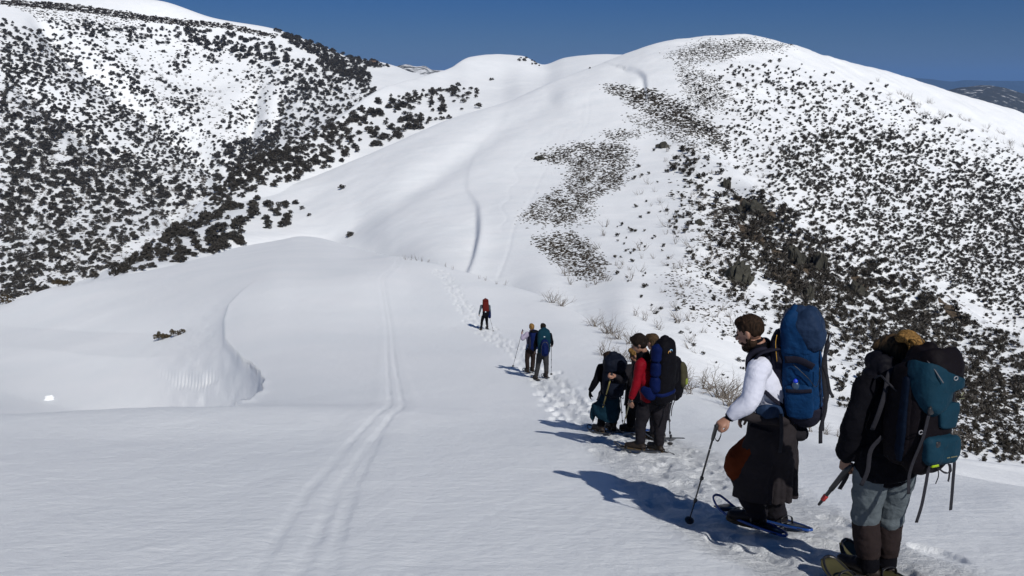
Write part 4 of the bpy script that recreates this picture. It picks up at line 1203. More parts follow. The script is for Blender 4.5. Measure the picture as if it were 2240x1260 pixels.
def boot(parent, base, ankle, toe_dir, up=(0, 0, 1), k=1.0, m=BOOT):
    """boot with sole; ankle = centre of the ankle"""
    a = Vn(ankle); f = unit(toe_dir); s = unit(np.cross(f, Vn(up))); u = np.cross(s, f)
    b = Bld()
    b.tube([a + u * 0.10 * k, a + u * 0.03 * k, a - u * 0.03 * k], [(0.052 * k, 0.060 * k), (0.052 * k, 0.062 * k), (0.048 * k, 0.060 * k)], side=s, seg=14)
    b.tube([a - f * 0.055 * k - u * 0.055 * k, a + f * 0.05 * k - u * 0.050 * k, a + f * 0.13 * k - u * 0.062 * k, a + f * 0.19 * k - u * 0.068 * k],
           [(0.040 * k, 0.040 * k), (0.047 * k, 0.050 * k), (0.050 * k, 0.036 * k), (0.036 * k, 0.026 * k)], side=s, seg=14)
    for j in range(4):
        c = a + f * (0.045 + 0.026 * j) * k + u * (0.012 - 0.017 * j) * k
        b.tube([c - s * 0.032 * k, c + u * 0.012 * k, c + s * 0.032 * k], [0.0045 * k] * 3, side=f, seg=6, res=2)
    o = b.obj('boot', m, parent, base, 0.008, 1)
    b = Bld()
    out = [(-0.062, -0.028), (-0.068, 0), (-0.062, 0.028), (0.0, 0.036), (0.08, 0.047), (0.15, 0.045), (0.20, 0.026), (0.212, 0), (0.20, -0.026), (0.15, -0.045), (0.08, -0.047), (0.0, -0.036)]
    b.slab([(x * k, y * k) for x, y in out], -0.118 * k, -0.086 * k, [f, s, u], a)
    so = b.obj('sole', SOLE, o, base); 
    return o

def strap_mat(): return WEB

def backpack(name, low, top, side, out, prof, mats, label, base=None, details=()):
    """prof: list (t along the axis, half width, half depth, shift outwards, power)"""
    low = Vn(low); top = Vn(top); side = unit(side); ax = unit(top - low); out = unit(Vn(out) - np.dot(out, ax) * ax); side = np.cross(out, ax) * np.sign(np.dot(np.cross(out, ax), side))
    L = np.linalg.norm(top - low)
    return low, ax, side, out, L

def trekking_pole(grip, tip, label, group=None, mat_shaft=None, basket=True, strap=True, rad=0.007, mark=None):
    g = Vn(grip); t = Vn(tip); d = unit(t - g); L = np.linalg.norm(t - g)
    s = unit(np.cross(d, (0, 1, 0.1)))
    e = bpy.data.objects.new('trekking_pole', None); link(e); e.location = t
    base = t
    ms = mat_shaft or PLAST
    b = Bld(); b.tube([g + d * 0.12, g + d * (0.12 + (L - 0.12) * 0.45)], [rad * 1.15, rad * 1.1], side=s, seg=10, cap=False)
    b.tube([g + d * (0.12 + (L - 0.12) * 0.45), t - d * 0.04], [rad * 0.95, rad * 0.8], side=s, seg=10, cap=False)
    b.tube([t - d * 0.05, t + d * 0.02], [rad * 0.5, rad * 0.3], side=s, seg=8, cap=False)
    b.obj('shaft', ms, e, base)
    b = Bld(); b.tube([g - d * 0.02, g + d * 0.02, g + d * 0.07, g + d * 0.13], [(0.017, 0.020), (0.014, 0.018), (0.015, 0.017), (0.012, 0.013)], side=s, seg=12)
    b.obj('grip', PLAST, e, base)
    b = Bld()
    for q in (0.50, 0.74):
        c = g + d * L * q; b.tube([c - d * 0.018, c + d * 0.018], [rad * 1.7, rad * 1.7], side=s, seg=10, res=2)
        b.ell(c + s * rad * 1.8, (0.006, 0.008, 0.016), [s, np.cross(s, d), d], 3)
    b.obj('clamp', PLAST, e, base)
    if basket:
        b = Bld(); b.tube([t - d * 0.055, t - d * 0.045, t - d * 0.035], [0.012, 0.040, 0.036], side=s, seg=16, res=2, cap=False)
        b.obj('basket', PLAST, e, base)
    if strap:
        b = Bld(); q = np.cross(s, d)
        b.ribbon([g - d * 0.01, g + s * 0.05 + d * 0.05, g + s * 0.045 + d * 0.14, g + s * 0.012 + d * 0.10, g + d * 0.0], 0.016, q, 0.0015)
        b.obj('wrist_strap', WEB, e, base)
    if mark:
        b = Bld()
        for q0, q1 in mark: b.tube([g + d * L * q0, g + d * L * q1], [rad * 1.22] * 2, side=s, seg=10, cap=False)
        b.obj('marking', mat('pole_white', (0.5, 0.5, 0.5), 0.5, 0.1, 20), e, base)
    tag(e, label, 'trekking pole', group)
    return e

def snowshoe(mid, fwd, up, label, col, L=0.60, W=0.20, group=None, tip=0.10, deck=None, k=1.0, plast=False):
    """frame loop with upturned tip, deck, binding"""
    m0 = Vn(mid); f = unit(fwd); s = unit(np.cross(f, Vn(up))); u = np.cross(s, f)
    e = bpy.data.objects.new('snowshoe', None); link(e); e.location = m0
    loop = []
    for i in range(28):
        a = 2 * math.pi * i / 28; x = math.cos(a); y = math.sin(a)
        X = x * L / 2 if x > 0 else (-abs(x) ** 0.9) * L / 2
        Y_ = (abs(y) ** 0.75) * np.sign(y) * W / 2 * (0.82 + 0.18 * x) 
        Z_ = tip * max(0, (X / (L / 2) - 0.35) / 0.65) ** 2
        loop.append(m0 + f * X + s * Y_ + u * Z_)
    loop.append(loop[0]); 
    b = Bld(); b.tube(loop, [(0.011, 0.008) if not plast else (0.014, 0.010)] * len(loop), side=u, seg=8, res=2, cap=False)
    b.obj('frame', col, e, m0)
    # deck with cut-outs: cross panels
    b = Bld()
    if plast:
        path = [m0 + f * (x * L / 2) + u * (tip * max(0, (x - 0.35) / 0.65) ** 2) for x in (-0.9, -0.5, 0, 0.3, 0.55, 0.8, 0.97)]
        b.tube(path, [(W * 0.30, 0.006), (W * 0.40, 0.007), (W * 0.42, 0.007), (W * 0.43, 0.007), (W * 0.46, 0.007), (W * 0.44, 0.007), (W * 0.30, 0.006)], side=s, seg=16, pw=4)
    for x0, x1 in () if plast else ((-0.44, -0.16), (-0.10, 0.16), (0.24, 0.42)):
        hw = W / 2 * 0.86 * (0.82 + 0.18 * (x0 + x1)); zz = tip * max(0, (x1 * 2 - 0.35) / 0.65) ** 2 * 0.8
        b.slab([(x0 * L, -hw), (x1 * L, -hw * 0.9), (x1 * L, hw * 0.9), (x0 * L, hw)], -0.004 + zz * 0.5, 0.004 + zz * 0.5, [f, s, u], m0)
    b.obj('deck', deck or PLAST, e, m0)
    b = Bld()
    for x in (-0.09, 0.02, 0.13):
        b.ribbon([m0 + f * x + s * -0.06 + u * 0.0, m0 + f * x + s * -0.055 + u * 0.045, m0 + f * x + u * 0.062, m0 + f * x + s * 0.055 + u * 0.045, m0 + f * x + s * 0.06], 0.022, f, 0.002)
    b.obj('binding', PLAST, e, m0)
    b = Bld()
    for x in (-0.12, 0.08):
        for y in (-0.05, 0, 0.05):
            c = m0 + f * x + s * y
            b.slab([(-0.015, -0.003), (0.015, -0.003), (0.0, 0.003)], -0.03, 0.0, [f, s, u], c)
    b.obj('crampon', METAL, e, m0)
    tag(e, label, 'snowshoe', group)
    return e
def snowshoe_on(hip_pt, *a, **k): return snowshoe(hip_pt, *a, **k)

class Rig:
    """joints given as photo pixel + distance offset from the feet"""
    def __init__(self, px, py, sheet=FG):
        loc, n = sheet.hit(px, py)
        self.base = Vn(loc); self.Y = loc.y; self.n = Vn(n)
        d = FP * CP + (630 - py) * SP
        self.k = self.Y / d                       # metres per photo pixel at the feet
        self.ppm = 1 / self.k
    def __call__(self, px, py, dY=0.0): return Vn(P(px, py, self.Y + dY))
    def ground(self, px, py):
        loc, n = FG.hit(px, py); return Vn(loc), Vn(n)

def arm_path(sh, el, wr): return [sh, sh * 0.5 + el * 0.5, el, el * 0.5 + wr * 0.5, wr]

def body(rig, J, skin=SKIN, vox=0.010, hk=1.0):
    """one continuous body from the joints"""
    b = Bld(); f, s, u = frame(J['face'], J.get('headup', (0, 0, 1)))
    head_prims(b, J['head'], f, s, u, hk)
    lat = unit(J['shR'] - J['shL'])
    b.tube([J['neck'] - (J['head'] - J['neck']) * 0.25, J['neck'] * 0.45 + J['head'] * 0.55 - f * 0.02], [0.060, 0.054], side=lat)
    b.tube([J['pelvis'] , J['waist'], J['chest'], J['neck'] - np.array([0, 0, 0.05])], [(0.150, 0.105), (0.125, 0.095), (0.160, 0.105), (0.085, 0.065)], side=lat, seg=18)
    for q in 'LR':
        b.tube(arm_path(J['sh' + q], J['el' + q], J['wr' + q]), [0.052, 0.046, 0.038, 0.036, 0.026], side=(0, 0.3, 1), seg=12)
        b.ell(J['sh' + q], (0.060,) * 3)
        if 'hand' + q in J:
            d, bk, curl, th = J['hand' + q]; hand_prims(b, J['wr' + q], d, bk, curl, 1.0, th)
        b.tube([J['hip' + q], J['hip' + q] * 0.4 + J['kn' + q] * 0.6, J['kn' + q], J['kn' + q] * 0.6 + J['an' + q] * 0.4, J['an' + q]], [0.080, 0.068, 0.052, 0.052, 0.034], side=lat, seg=14)
        b.ell(J['an' + q] + unit(J['toe' + q]) * 0.05 - np.array([0, 0, 0.05]), (0.04, 0.09, 0.035), [np.cross(unit(J['toe' + q]), (0, 0, 1)), unit(J['toe' + q]), (0, 0, 1)])
    o = b.obj('person', skin, None, rig.base, vox, 2)
    return o, (f, s, u), lat

def garments(p, rig, J, lat, jm, tm, vox=0.012, bulk=1.0, gait=None, collar=True, sleeve=1.0, folds=0.014, jname='jacket', tname='trousers', hem=0.0):
    base = rig.base
    b = Bld()
    b.tube([J['pelvis'] + np.array([0, 0, 0.02 - hem]), J['waist'], J['chest'], J['neck'] - np.array([0, 0, 0.02])],
           [(0.172 * bulk, 0.130 * bulk), (0.160 * bulk, 0.125 * bulk), (0.188 * bulk, 0.135 * bulk), (0.085, 0.075)], side=lat, seg=20)
    for q in 'LR':
        sh, el, wr = J['sh' + q], J['el' + q], J['wr' + q]
        w2 = wr + unit(el - wr) * 0.015
        b.tube([sh * 0.75 + J['chest'] * 0.25, sh, sh * 0.5 + el * 0.5, el, el * 0.5 + w2 * 0.5, w2], [0.075, 0.078 * bulk, 0.064 * bulk, 0.058 * bulk, 0.052 * bulk, 0.040], side=(0, 0.3, 1), seg=14)
    if collar:
        b.tube([J['neck'] - np.array([0, 0, 0.04]), J['neck'] + (J['head'] - J['neck']) * 0.30], [0.085, 0.074], side=lat, seg=16)
    jk = b.obj(jname, jm, p, base, vox, 2, folds * bulk, 0.10)
    b = Bld()
    b.tube([J['pelvis'] + np.array([0, 0, 0.07]), J['pelvis'], J['pelvis'] - np.array([0, 0, 0.08])], [(0.150, 0.115), (0.172, 0.130), (0.150, 0.115)], side=lat, seg=18)
    for q in 'LR':
        hp, kn, an = J['hip' + q], J['kn' + q], J['an' + q]
        e = an if not gait else an * 0.75 + kn * 0.25
        b.tube([hp, hp * 0.5 + kn * 0.5, kn, kn * 0.5 + e * 0.5, e], [0.104, 0.094, 0.076, 0.072, 0.066], side=lat, seg=16)
    tr = b.obj(tname, tm, p, base, vox, 2, folds * 1.2, 0.09)
    for q in 'LR':
        kn, an = J['kn' + q], J['an' + q]
        if gait:
            b = Bld(); b.tube([kn * 0.78 + an * 0.22, kn * 0.5 + an * 0.5, an + np.array([0, 0, 0.05]), an - np.array([0, 0, 0.03])], [0.083, 0.076, 0.062, 0.070], side=lat, seg=16)
            b.obj('gaiter', gait, p, base, vox, 1, 0.010, 0.07)
        boot(p, base, an, J['toe' + q], k=1.05)
    return jk, tr

class Pack:
    """frame of a rucksack: low/top axis, out = away from the wearer's back, side"""
    def __init__(self, low, top, out, label, group=None):
        self.low = Vn(low); self.top = Vn(top); self.ax = unit(self.top - self.low); self.L = np.linalg.norm(self.top - self.low)
        self.out = unit(Vn(out) - np.dot(out, self.ax) * self.ax); self.side = np.cross(self.ax, self.out)
        self.e = bpy.data.objects.new('backpack', None); link(self.e); self.e.location = self.low
        tag(self.e, label, 'backpack', group)
    def pt(self, t, s=0.0, o=0.0): return self.low + self.ax * self.L * t + self.side * s + self.out * o
    def part(self, name, m, prof, parent=None, pw=3.2, vox=None, folds=0.02, fsize=0.11, seg=28, sub=0, res=5):
        """prof rows: t, half width, half depth, side shift, out shift"""
        b = Bld()
        b.tube([self.pt(t, ss, oo) for t, hw, hd, ss, oo in prof], [(hw, hd) for t, hw, hd, ss, oo in prof], side=self.side, seg=seg, pw=pw, res=res)
        return b.obj(name, m, parent or self.e, self.low, vox, 2, folds, fsize, sub)
    def strap(self, pts, w=0.022, m=None, name='strap', parent=None, th=0.002, side=None):
        b = Bld(); b.ribbon([self.pt(*p) for p in pts], w, self.side if side is None else side, th)
        return b.obj(name, m or WEB, parent or self.e, self.low)
    def box(self, name, c, r, m, parent=None, e=4.0, voxel=None, folds=0.0):
        b = Bld(); b.ell(self.pt(*c), r, [self.side, self.out, self.ax], e, 20, 12)
        return b.obj(name, m, parent or self.e, self.low, voxel, 1, folds, 0.08)

# ------------------------------------------------------------------ placing helpers
def ground_shoe(tail, tip, label, frame_m, deck_m=None, W=0.20, lift=0.0, group=None, rise=0.10, plast=False, dt=None):
    """snowshoe lying on the snow between two photo points"""
    a, n = FG.hit(*tail); b_, n2 = FG.hit(*tip)
    a = Vn(a); b_ = Vn(b_); n = slope_n(a)
    if dt is not None: b_ = dt
    d = b_ - a; L = np.linalg.norm(d)
    return snowshoe((a + b_) / 2 + n * (0.03 + lift), d, n, label, frame_m, L, W, group, rise, deck_m, plast=plast)
def slope_n(p, e=0.45):
    z = lambda x, y: ground_z((x, y, p[2]))
    return unit(np.array([-(z(p[0] + e, p[1]) - z(p[0] - e, p[1])) / (2 * e), -(z(p[0], p[1] + e) - z(p[0], p[1] - e)) / (2 * e), 1.0]))
def shoe_under(ankle, fwd, label, frame_m, L=0.58, W=0.19, group=None, deck_m=None, shift=0.04):
    """snowshoe under a boot, on the slope"""
    p = Vn(ankle)
    h = FG._b.ray_cast(Vector((p[0], p[1], p[2] + 2)), Vector((0, 0, -1)))
    n = slope_n(p); g = Vn(h[0])
    f = unit(Vn(fwd) - np.dot(fwd, n) * n)
    return snowshoe(g + n * 0.035 + f * shift, f, n, label, frame_m, L, W, group, 0.08, deck_m)

def ground_z(p):
    h = FG._b.ray_cast(Vector((p[0], p[1], p[2] + 3)), Vector((0, 0, -1)))
    return h[0].z if h[0] else p[2]
def settle(J, lift=0.155):
    """put both ankles a boot's height above the snow under them"""
    for q in 'LR':
        a = J['an' + q].copy(); z = ground_z(a) + lift
        J['an' + q][2] = z

BLUE_FR = mat('blue_alloy', (0.012, 0.060, 0.26), 0.35, 0.15, 10, spec=0.5)
DARK_FR = mat('dark_alloy', (0.03, 0.035, 0.045), 0.35, 0.2, 10, spec=0.5)
WHITE_FR = mat('pale_alloy', (0.35, 0.36, 0.38), 0.35, 0.2, 10, spec=0.5)
OLIVE_PL = mat('olive_plastic', (0.045, 0.042, 0.017), 0.5, 0.2, 10, spec=0.4)

# ================================================================== man in the white shirt
M = Rig(1650, 1160)
f0 = np.array([-0.90, 0.42, 0.0])
J = dict(head=M(1640, 727, 0.02), neck=M(1667, 772), chest=M(1680, 836), waist=M(1688, 895), pelvis=M(1690, 938),
         shL=M(1660, 806, -0.17), shR=M(1690, 800, 0.19), elL=M(1640, 876, -0.25), elR=M(1668, 872, 0.26), wrL=M(1593, 915, -0.22), wrR=M(1640, 905, 0.12),
         hipL=M(1680, 945, -0.09), hipR=M(1698, 945, 0.10), knL=M(1611, 1012, -0.06), knR=M(1680, 1040, 0.12), anL=M(1655, 1121, -0.08), anR=M(1700, 1135, 0.14),
         toeL=np.array([-0.86, 0.42, 0.05]), toeR=np.array([-0.9, 0.42, -0.1]), face=np.array([-0.76, 0.56, -0.36]))
hd = unit(M(1566, 936, -0.26) - J['wrL'])
J['handL'] = (hd, np.array([-0.35, -0.5, 0.8]), 1.15, -1)
J['handR'] = (np.array([-0.7, 0.2, -0.6]), np.array([-0.3, 0.6, 0.6]), 0.8, 1)
SHIRT = cloth('white_shirt', (0.58, 0.60, 0.70), 0.55, 0.04)
p, (hf, hs, hu), lat = body(M, J, SKIN, 0.0065, 1.08)
tag(p, 'bearded man in a white long sleeved shirt, looking down to the left', 'person')
b = Bld(); hair_prims(b, J['head'] + hu * 0.006 - hf * 0.002, hf, hs, hu, 1.02, -0.012, 0.006)
rngh = np.random.default_rng(5)
for k in range(60):
    d = unit(rngh.normal(size=3) + hu * 1.3 - hf * 0.1); c = J['head'] + (hu * 0.040 - hf * 0.012) * 1.04
    b.tube([c + d * 0.070, c + d * (0.094 + 0.014 * rngh.random()) + hf * 0.012], [0.012, 0.005], seg=6, res=1)
b.obj('hair', HAIR_BROWN, p, M.base, 0.006, 1, 0.008, 0.03)
b = Bld(); c = J['head']; ax = [hs, hf, hu]
b.ell(c + (-hu * 0.100 + hf * 0.048) * 1.08, (0.050, 0.044, 0.040), ax); b.ell(c + (-hu * 0.078 + hf * 0.010) * 1.08, (0.070, 0.064, 0.044), ax); b.ell(c + (-hu * 0.058 + hf * 0.050) * 1.08, (0.062, 0.038, 0.024), ax)
for sg in (-1, 1): b.ell(c + (-hu * 0.045 - hf * 0.002 + hs * sg * 0.062) * 1.08, (0.012, 0.022, 0.035), ax)
b.ell(c + (-hu * 0.050 + hf * 0.094) * 1.08, (0.030, 0.008, 0.007), ax)
b.obj('beard', HAIR_BROWN, p, M.base, 0.006, 1, 0.008, 0.03)
b = Bld()
for sg in (-1, 1): b.ell(c + (hf * 0.083 + hs * sg * 0.032 + hu * 0.002) * 1.08, (0.012, 0.010, 0.009), ax)
b.obj('eyes', mat('eye', (0.03, 0.02, 0.015), 0.2, 0.1, 30, spec=0.6), p, M.base)
base = M.base
b = Bld()      # shirt: torso, sleeves, loose folds at elbow and cuff
b.tube([M(1690, 932), J['waist'], J['chest'], J['neck'] - np.array([0, 0, 0.035])], [(0.168, 0.130), (0.165, 0.130), (0.190, 0.138), (0.085, 0.075)], side=lat, seg=22)
for q in 'LR':
    sh, el, wr = J['sh' + q], J['el' + q], J['wr' + q]
    b.tube([sh * 0.75 + J['chest'] * 0.25, sh, sh * 0.5 + el * 0.5, el, el * 0.45 + wr * 0.55, wr + unit(el - wr) * 0.02], [0.080, 0.090, 0.080, 0.076, 0.068, 0.046], side=(0, 0.3, 1), seg=16)
b.obj('shirt', SHIRT, p, base, 0.008, 3, 0.016, 0.13)
b = Bld(); b.tube([J['neck'] - np.array([0, 0, 0.05]), J['neck'] + (J['head'] - J['neck']) * 0.48 - hf * 0.012], [0.092, 0.074], side=lat, seg=16)
b.obj('collar', BLACK, p, base, 0.008, 1, 0.01, 0.05)
b = Bld(); q = unit(J['elL'] - J['wrL']); b.tube([J['wrL'] + q * 0.005, J['wrL'] + q * 0.045], [0.040, 0.044], seg=14)
b.obj('cuff', BLACK, p, base, 0.006, 1)
RUST = cloth('rust_trousers', (0.085, 0.018, 0.006), 0.6)
b = Bld()
b.tube([J['pelvis'] + np.array([0, 0, 0.08]), J['pelvis'] - np.array([0, 0, 0.08])], [(0.160, 0.125), (0.165, 0.130)], side=lat, seg=18)
for q, kr in (('L', 0.100), ('R', 0.085)):
    hp, kn, an = J['hip' + q], J['kn' + q], J['an' + q]
    b.tube([hp, hp * 0.5 + kn * 0.5, kn, kn * 0.75 + an * 0.25, kn * 0.55 + an * 0.45], [0.095, 0.100, kr, 0.085, 0.070], side=lat, seg=16)
b.obj('trousers', RUST, p, base, 0.010, 2, 0.025, 0.10)
for q in 'LR':
    kn, an = J['kn' + q], J['an' + q]
    b = Bld(); b.tube([kn * 0.85 + an * 0.15, kn * 0.5 + an * 0.5, kn * 0.25 + an * 0.75, an + np.array([0, 0, 0.04]), an - np.array([0, 0, 0.02])], [0.090, 0.094, 0.090, 0.080, 0.086], side=lat, seg=16)
    b.obj('gaiter', CHAR, p, base, 0.009, 1, 0.016, 0.06)
    boot(p, base, an, J['toe' + q], k=1.08)
# jacket tied round the waist, hanging as a skirt
TIED = cloth('brown_grey_shell', (0.022, 0.019, 0.021), 0.6)
b = Bld()
def ringd(px, py, hw, hd, dY=0.0): return M(px, py, dY), (hw, hd)
rows = [ringd(1690, 906, 0.172, 0.172), ringd(1690, 945, 0.195, 0.225), ringd(1683, 1000, 0.197, 0.205), ringd(1679, 1045, 0.198, 0.165), ringd(1676, 1074, 0.200, 0.168)]
b.tube([r_[0] for r_ in rows], [r_[1] for r_ in rows], side=f0, seg=26, cap=False, pw=2.4)
rows = [ringd(1668, 935, 0.100, 0.06, -0.12), ringd(1657, 990, 0.125, 0.06, -0.14), ringd(1645, 1045, 0.135, 0.06, -0.15), ringd(1640, 1091, 0.140, 0.055, -0.15)]
b.tube([r_[0] for r_ in rows], [r_[1] for r_ in rows], side=f0, seg=20, cap=False, pw=2.4)
for q_ in range(16):
    a_ = 2 * math.pi * q_ / 16 + 0.15 * math.sin(q_ * 5.1); sx_, sy_ = math.cos(a_) * 0.192, math.sin(a_) * 0.17; lt_ = np.array([-f0[1], f0[0], 0])
    w_ = 0.6 + 0.5 * abs(math.sin(q_ * 3.7))
    b.tube([M(1690, 940) + f0 * sx_ * 0.93 + lt_ * sy_, M(1683, 1005) + f0 * sx_ * 1.0 + lt_ * sy_, M(1677, 1076) + f0 * sx_ * 1.06 + lt_ * sy_ * 1.05], [0.018 * w_, 0.030 * w_, 0.036 * w_], seg=8, cap=False)
b.tube([M(1612, 905, -0.18), M(1660, 915, -0.20), M(1720, 922, -0.16)], [0.045, 0.040, 0.040], seg=12)
b.obj('tied_jacket', TIED, p, base, 0.008, 1, 0.022, 0.13)
b = Bld(); b.ell(M(1738, 943, -0.06), (0.105, 0.11, 0.070), None, 2.2); b.tube([M(1735, 935, -0.06), M(1722, 975, -0.08)], [0.05, 0.03], seg=10)
b.obj('hood', CHAR, p, base, 0.008, 2, 0.02, 0.06)

# his pack
PK_BLUE = cloth('pack_blue', (0.005, 0.030, 0.092), 0.8, 0.15, 0.6)
PK_SLATE = cloth('pack_slate', (0.014, 0.028, 0.062), 0.6, 0.15, 0.6)
PK_GREY = cloth('pack_charcoal', (0.014, 0.014, 0.024), 0.5, 0.15, 0.7)
K = Pack(M(1758, 918, -0.08), M(1749, 690, -0.10), (0.90, -0.42, 0.12), 'tall blue rucksack on the back of the man in the white shirt')
K.part('body', PK_BLUE, [(0.10, 0.13, 0.12, 0, 0), (0.20, 0.150, 0.145, 0, 0), (0.45, 0.155, 0.150, 0, 0), (0.68, 0.150, 0.140, 0, 0.0), (0.84, 0.130, 0.125, 0, -0.02), (0.95, 0.10, 0.09, 0, -0.03)], vox=0.008, folds=0.030, fsize=0.10)
K.part('base', PK_GREY, [(-0.01, 0.09, 0.085, 0, -0.02), (0.04, 0.14, 0.125, 0, -0.01), (0.12, 0.156, 0.150, 0, 0), (0.18, 0.154, 0.150, 0, 0.002)], vox=0.008, folds=0.015)
lid = K.part('lid', PK_SLATE, [(0.73, 0.135, 0.05, 0, 0.125), (0.80, 0.150, 0.09, 0, 0.10), (0.90, 0.150, 0.115, 0, 0.055), (1.0, 0.128, 0.105, 0, 0.03), (1.045, 0.075, 0.06, 0, 0.01)], vox=0.008, folds=0.030, fsize=0.09)
K.part('throat', PK_BLUE, [(0.70, 0.148, 0.135, 0, -0.01), (0.86, 0.150, 0.125, 0, -0.015), (0.98, 0.125, 0.095, 0, -0.03), (1.05, 0.06, 0.05, 0, -0.025)], vox=0.008, folds=0.030, fsize=0.09)
K.part('back_panel', PK_GREY, [(0.02, 0.09, 0.03, 0, -0.12), (0.12, 0.12, 0.05, 0, -0.15), (0.5, 0.12, 0.055, 0, -0.16), (0.72, 0.11, 0.06, 0, -0.16), (0.84, 0.07, 0.04, 0, -0.14)], vox=0.008, folds=0.015)
for sx_ in (-0.07, 0.07):
    K.part('shoulder_pad', PK_GREY, [(0.55, 0.03, 0.02, sx_, -0.20), (0.66, 0.034, 0.022, sx_, -0.23), (0.72, 0.034, 0.022, sx_ * 1.2, -0.27), (0.66, 0.034, 0.02, sx_ * 1.5, -0.36), (0.52, 0.03, 0.018, sx_ * 1.8, -0.38)], vox=0.008, folds=0.006)
for sg in (-1, 1):
    K.part('side_pocket', PK_BLUE, [(0.12, 0.03, 0.09, sg * 0.150, -0.01), (0.22, 0.040, 0.105, sg * 0.155, -0.01), (0.38, 0.038, 0.10, sg * 0.158, -0.01), (0.40, 0.030, 0.095, sg * 0.155, -0.01)], vox=0.008, folds=0.012)
bt = K.box('bottle', (0.39, -0.165, -0.03), (0.028, 0.028, 0.060), mat('clear_blue_bottle', (0.03, 0.06, 0.11), 0.25, 0.1, 10, spec=0.5), e=3)
b = Bld(); b.tube([K.pt(0.455, -0.165, -0.03), K.pt(0.47, -0.165, -0.03)], [0.018, 0.018], seg=12); b.obj('cap', mat('cap_blue', (0.01, 0.04, 0.5), 0.4, 0.1, 10), bt, K.low)
K.strap([(0.385, -0.198, -0.10), (0.388, -0.205, 0.0), (0.392, -0.192, 0.085)], 0.03, PK_GREY, 'pocket_trim', side=K.ax)
for s0 in (-0.115, 0.09):
    K.strap([(0.80, s0, 0.205), (0.62, s0, 0.165), (0.40, s0, 0.166), (0.20, s0, 0.170), (0.02, s0, 0.135), (-0.03, s0, 0.13), (-0.16, s0 + 0.01, 0.125)], 0.030, WEB, 'compression_strap', th=0.003, side=unit(K.side + K.out * 2.2))
K.strap([(0.60, -0.12, 0.165), (0.5, -0.11, 0.185), (0.36, -0.10, 0.20), (0.30, -0.10, 0.22)], 0.024, WEB, 'loose_strap', side=unit(K.side + K.out * 2))
K.strap([(0.66, -0.162, -0.10), (0.66, -0.165, 0.0), (0.60, -0.164, 0.10)], 0.055, PK_GREY, 'side_panel', side=K.ax, th=0.004)
K.strap([(0.62, -0.166, -0.04), (0.5, -0.172, 0.06), (0.42, -0.172, 0.11), (0.52, -0.172, 0.14), (0.60, -0.170, 0.14)], 0.006, PLAST, 'cord')
K.strap([(0.86, -0.10, -0.155), (0.78, -0.12, -0.165), (0.62, -0.125, -0.160)], 0.008, mat('yellow_cord', (0.5, 0.28, 0.04), 0.6, 0.1, 10), 'yellow_piping')
b = Bld()      # shoulder strap over the near shoulder
b.ribbon([M(1704, 762, -0.12), M(1684, 766, -0.14), M(1662, 774, -0.15), M(1646, 796, -0.14)], 0.055, (0.3, 0.95, 0), 0.010)
b.obj('shoulder_strap', PK_GREY, K.e, K.low, 0.006, 1); b = Bld()
b.ribbon([M(1672, 855, -0.17), M(1690, 872, -0.19), M(1712, 888, -0.14)], 0.035, (0, 0.2, 1), 0.006)
b.obj('shoulder_strap', PK_GREY, K.e, K.low, 0.006, 1)
b = Bld(); b.tube([M(1655, 898, -0.20), M(1680, 900, -0.22), M(1712, 905, -0.15)], [(0.030, 0.020), (0.060, 0.024), (0.055, 0.022)], side=(0, 0, 1), seg=14)
b.obj('hip_belt', PK_SLATE, K.e, K.low, 0.006, 1, 0.012, 0.06)
b = Bld(); b.ribbon([M(1708, 905, -0.22), M(1710, 950, -0.24), M(1706, 990, -0.24)], 0.028, (1, 0, 0), 0.002); b.obj('belt_tail', WEB, K.e, K.low)
# small pale mark on the lid
b = Bld(); b.ribbon([K.pt(0.80, 0.03, 0.205), K.pt(0.80, -0.06, 0.205)], 0.012, K.ax, 0.002); b.obj('lid_mark', mat('pale_print', (0.45, 0.5, 0.55), 0.6, 0.1, 10), K.e, K.low)

trekking_pole(M(1566, 936, -0.25), FG.hit(1506, 1145)[0], 'dark trekking pole planted in the snow by the man in the white shirt', mark=((0.20, 0.205), (0.50, 0.515)))
ta, tn = FG.hit(1718, 1184)
ground_shoe((1720, 1186), (1560, 1128), 'blue framed snowshoe with upturned tip under the front boot of the man in white', BLUE_FR, dt=M(1566, 1118, 0.30), W=0.21, rise=0.09, lift=0.02)
ground_shoe((1774, 1168), (1640, 1130), 'blue framed snowshoe under the rear boot of the man in white', BLUE_FR, W=0.20, rise=0.05)

# ================================================================== woman with the teal pack
M = Rig(1918, 1262)
J = dict(head=M(1955, 778, 0.16), neck=M(1950, 815, 0.10), chest=M(1945, 872, 0.06), waist=M(1942, 945, 0.02), pelvis=M(1940, 1008),
         shL=M(1898, 846, 0.02), shR=M(1998, 852, 0.12), elL=M(1868, 922, -0.02), elR=M(2000, 930, 0.28), wrL=M(1850, 1003, 0.04), wrR=M(1972, 960, 0.40),
         hipL=M(1908, 1022), hipR=M(1966, 1022, 0.04), knL=M(1893, 1130, 0.02), knR=M(1944, 1134, 0.09), anL=M(1900, 1228, -0.02), anR=M(1938, 1222, 0.08),
         toeL=np.array([-0.62, 0.78, 0]), toeR=np.array([-0.5, 0.86, 0]), face=np.array([-0.62, 0.60, -0.52]))
J['handL'] = (unit(M(1846, 1042, 0.05) - J['wrL']), np.array([-0.75, -0.6, 0.1]), 1.15, -1)
J['handR'] = (np.array([-0.3, 0.6, -0.3]), np.array([0.6, 0.3, 0.6]), 0.6, 1)
PANTS = cloth('grey_trousers', (0.090, 0.108, 0.120), 0.75, 0.08)
GAIT = cloth('brown_gaiters', (0.022, 0.016, 0.016), 0.5)
p, (hf, hs, hu), lat = body(M, J, SKIND, 0.0065, 1.0)
tag(p, 'blond person from behind in black jacket, light grey trousers and brown gaiters', 'person')
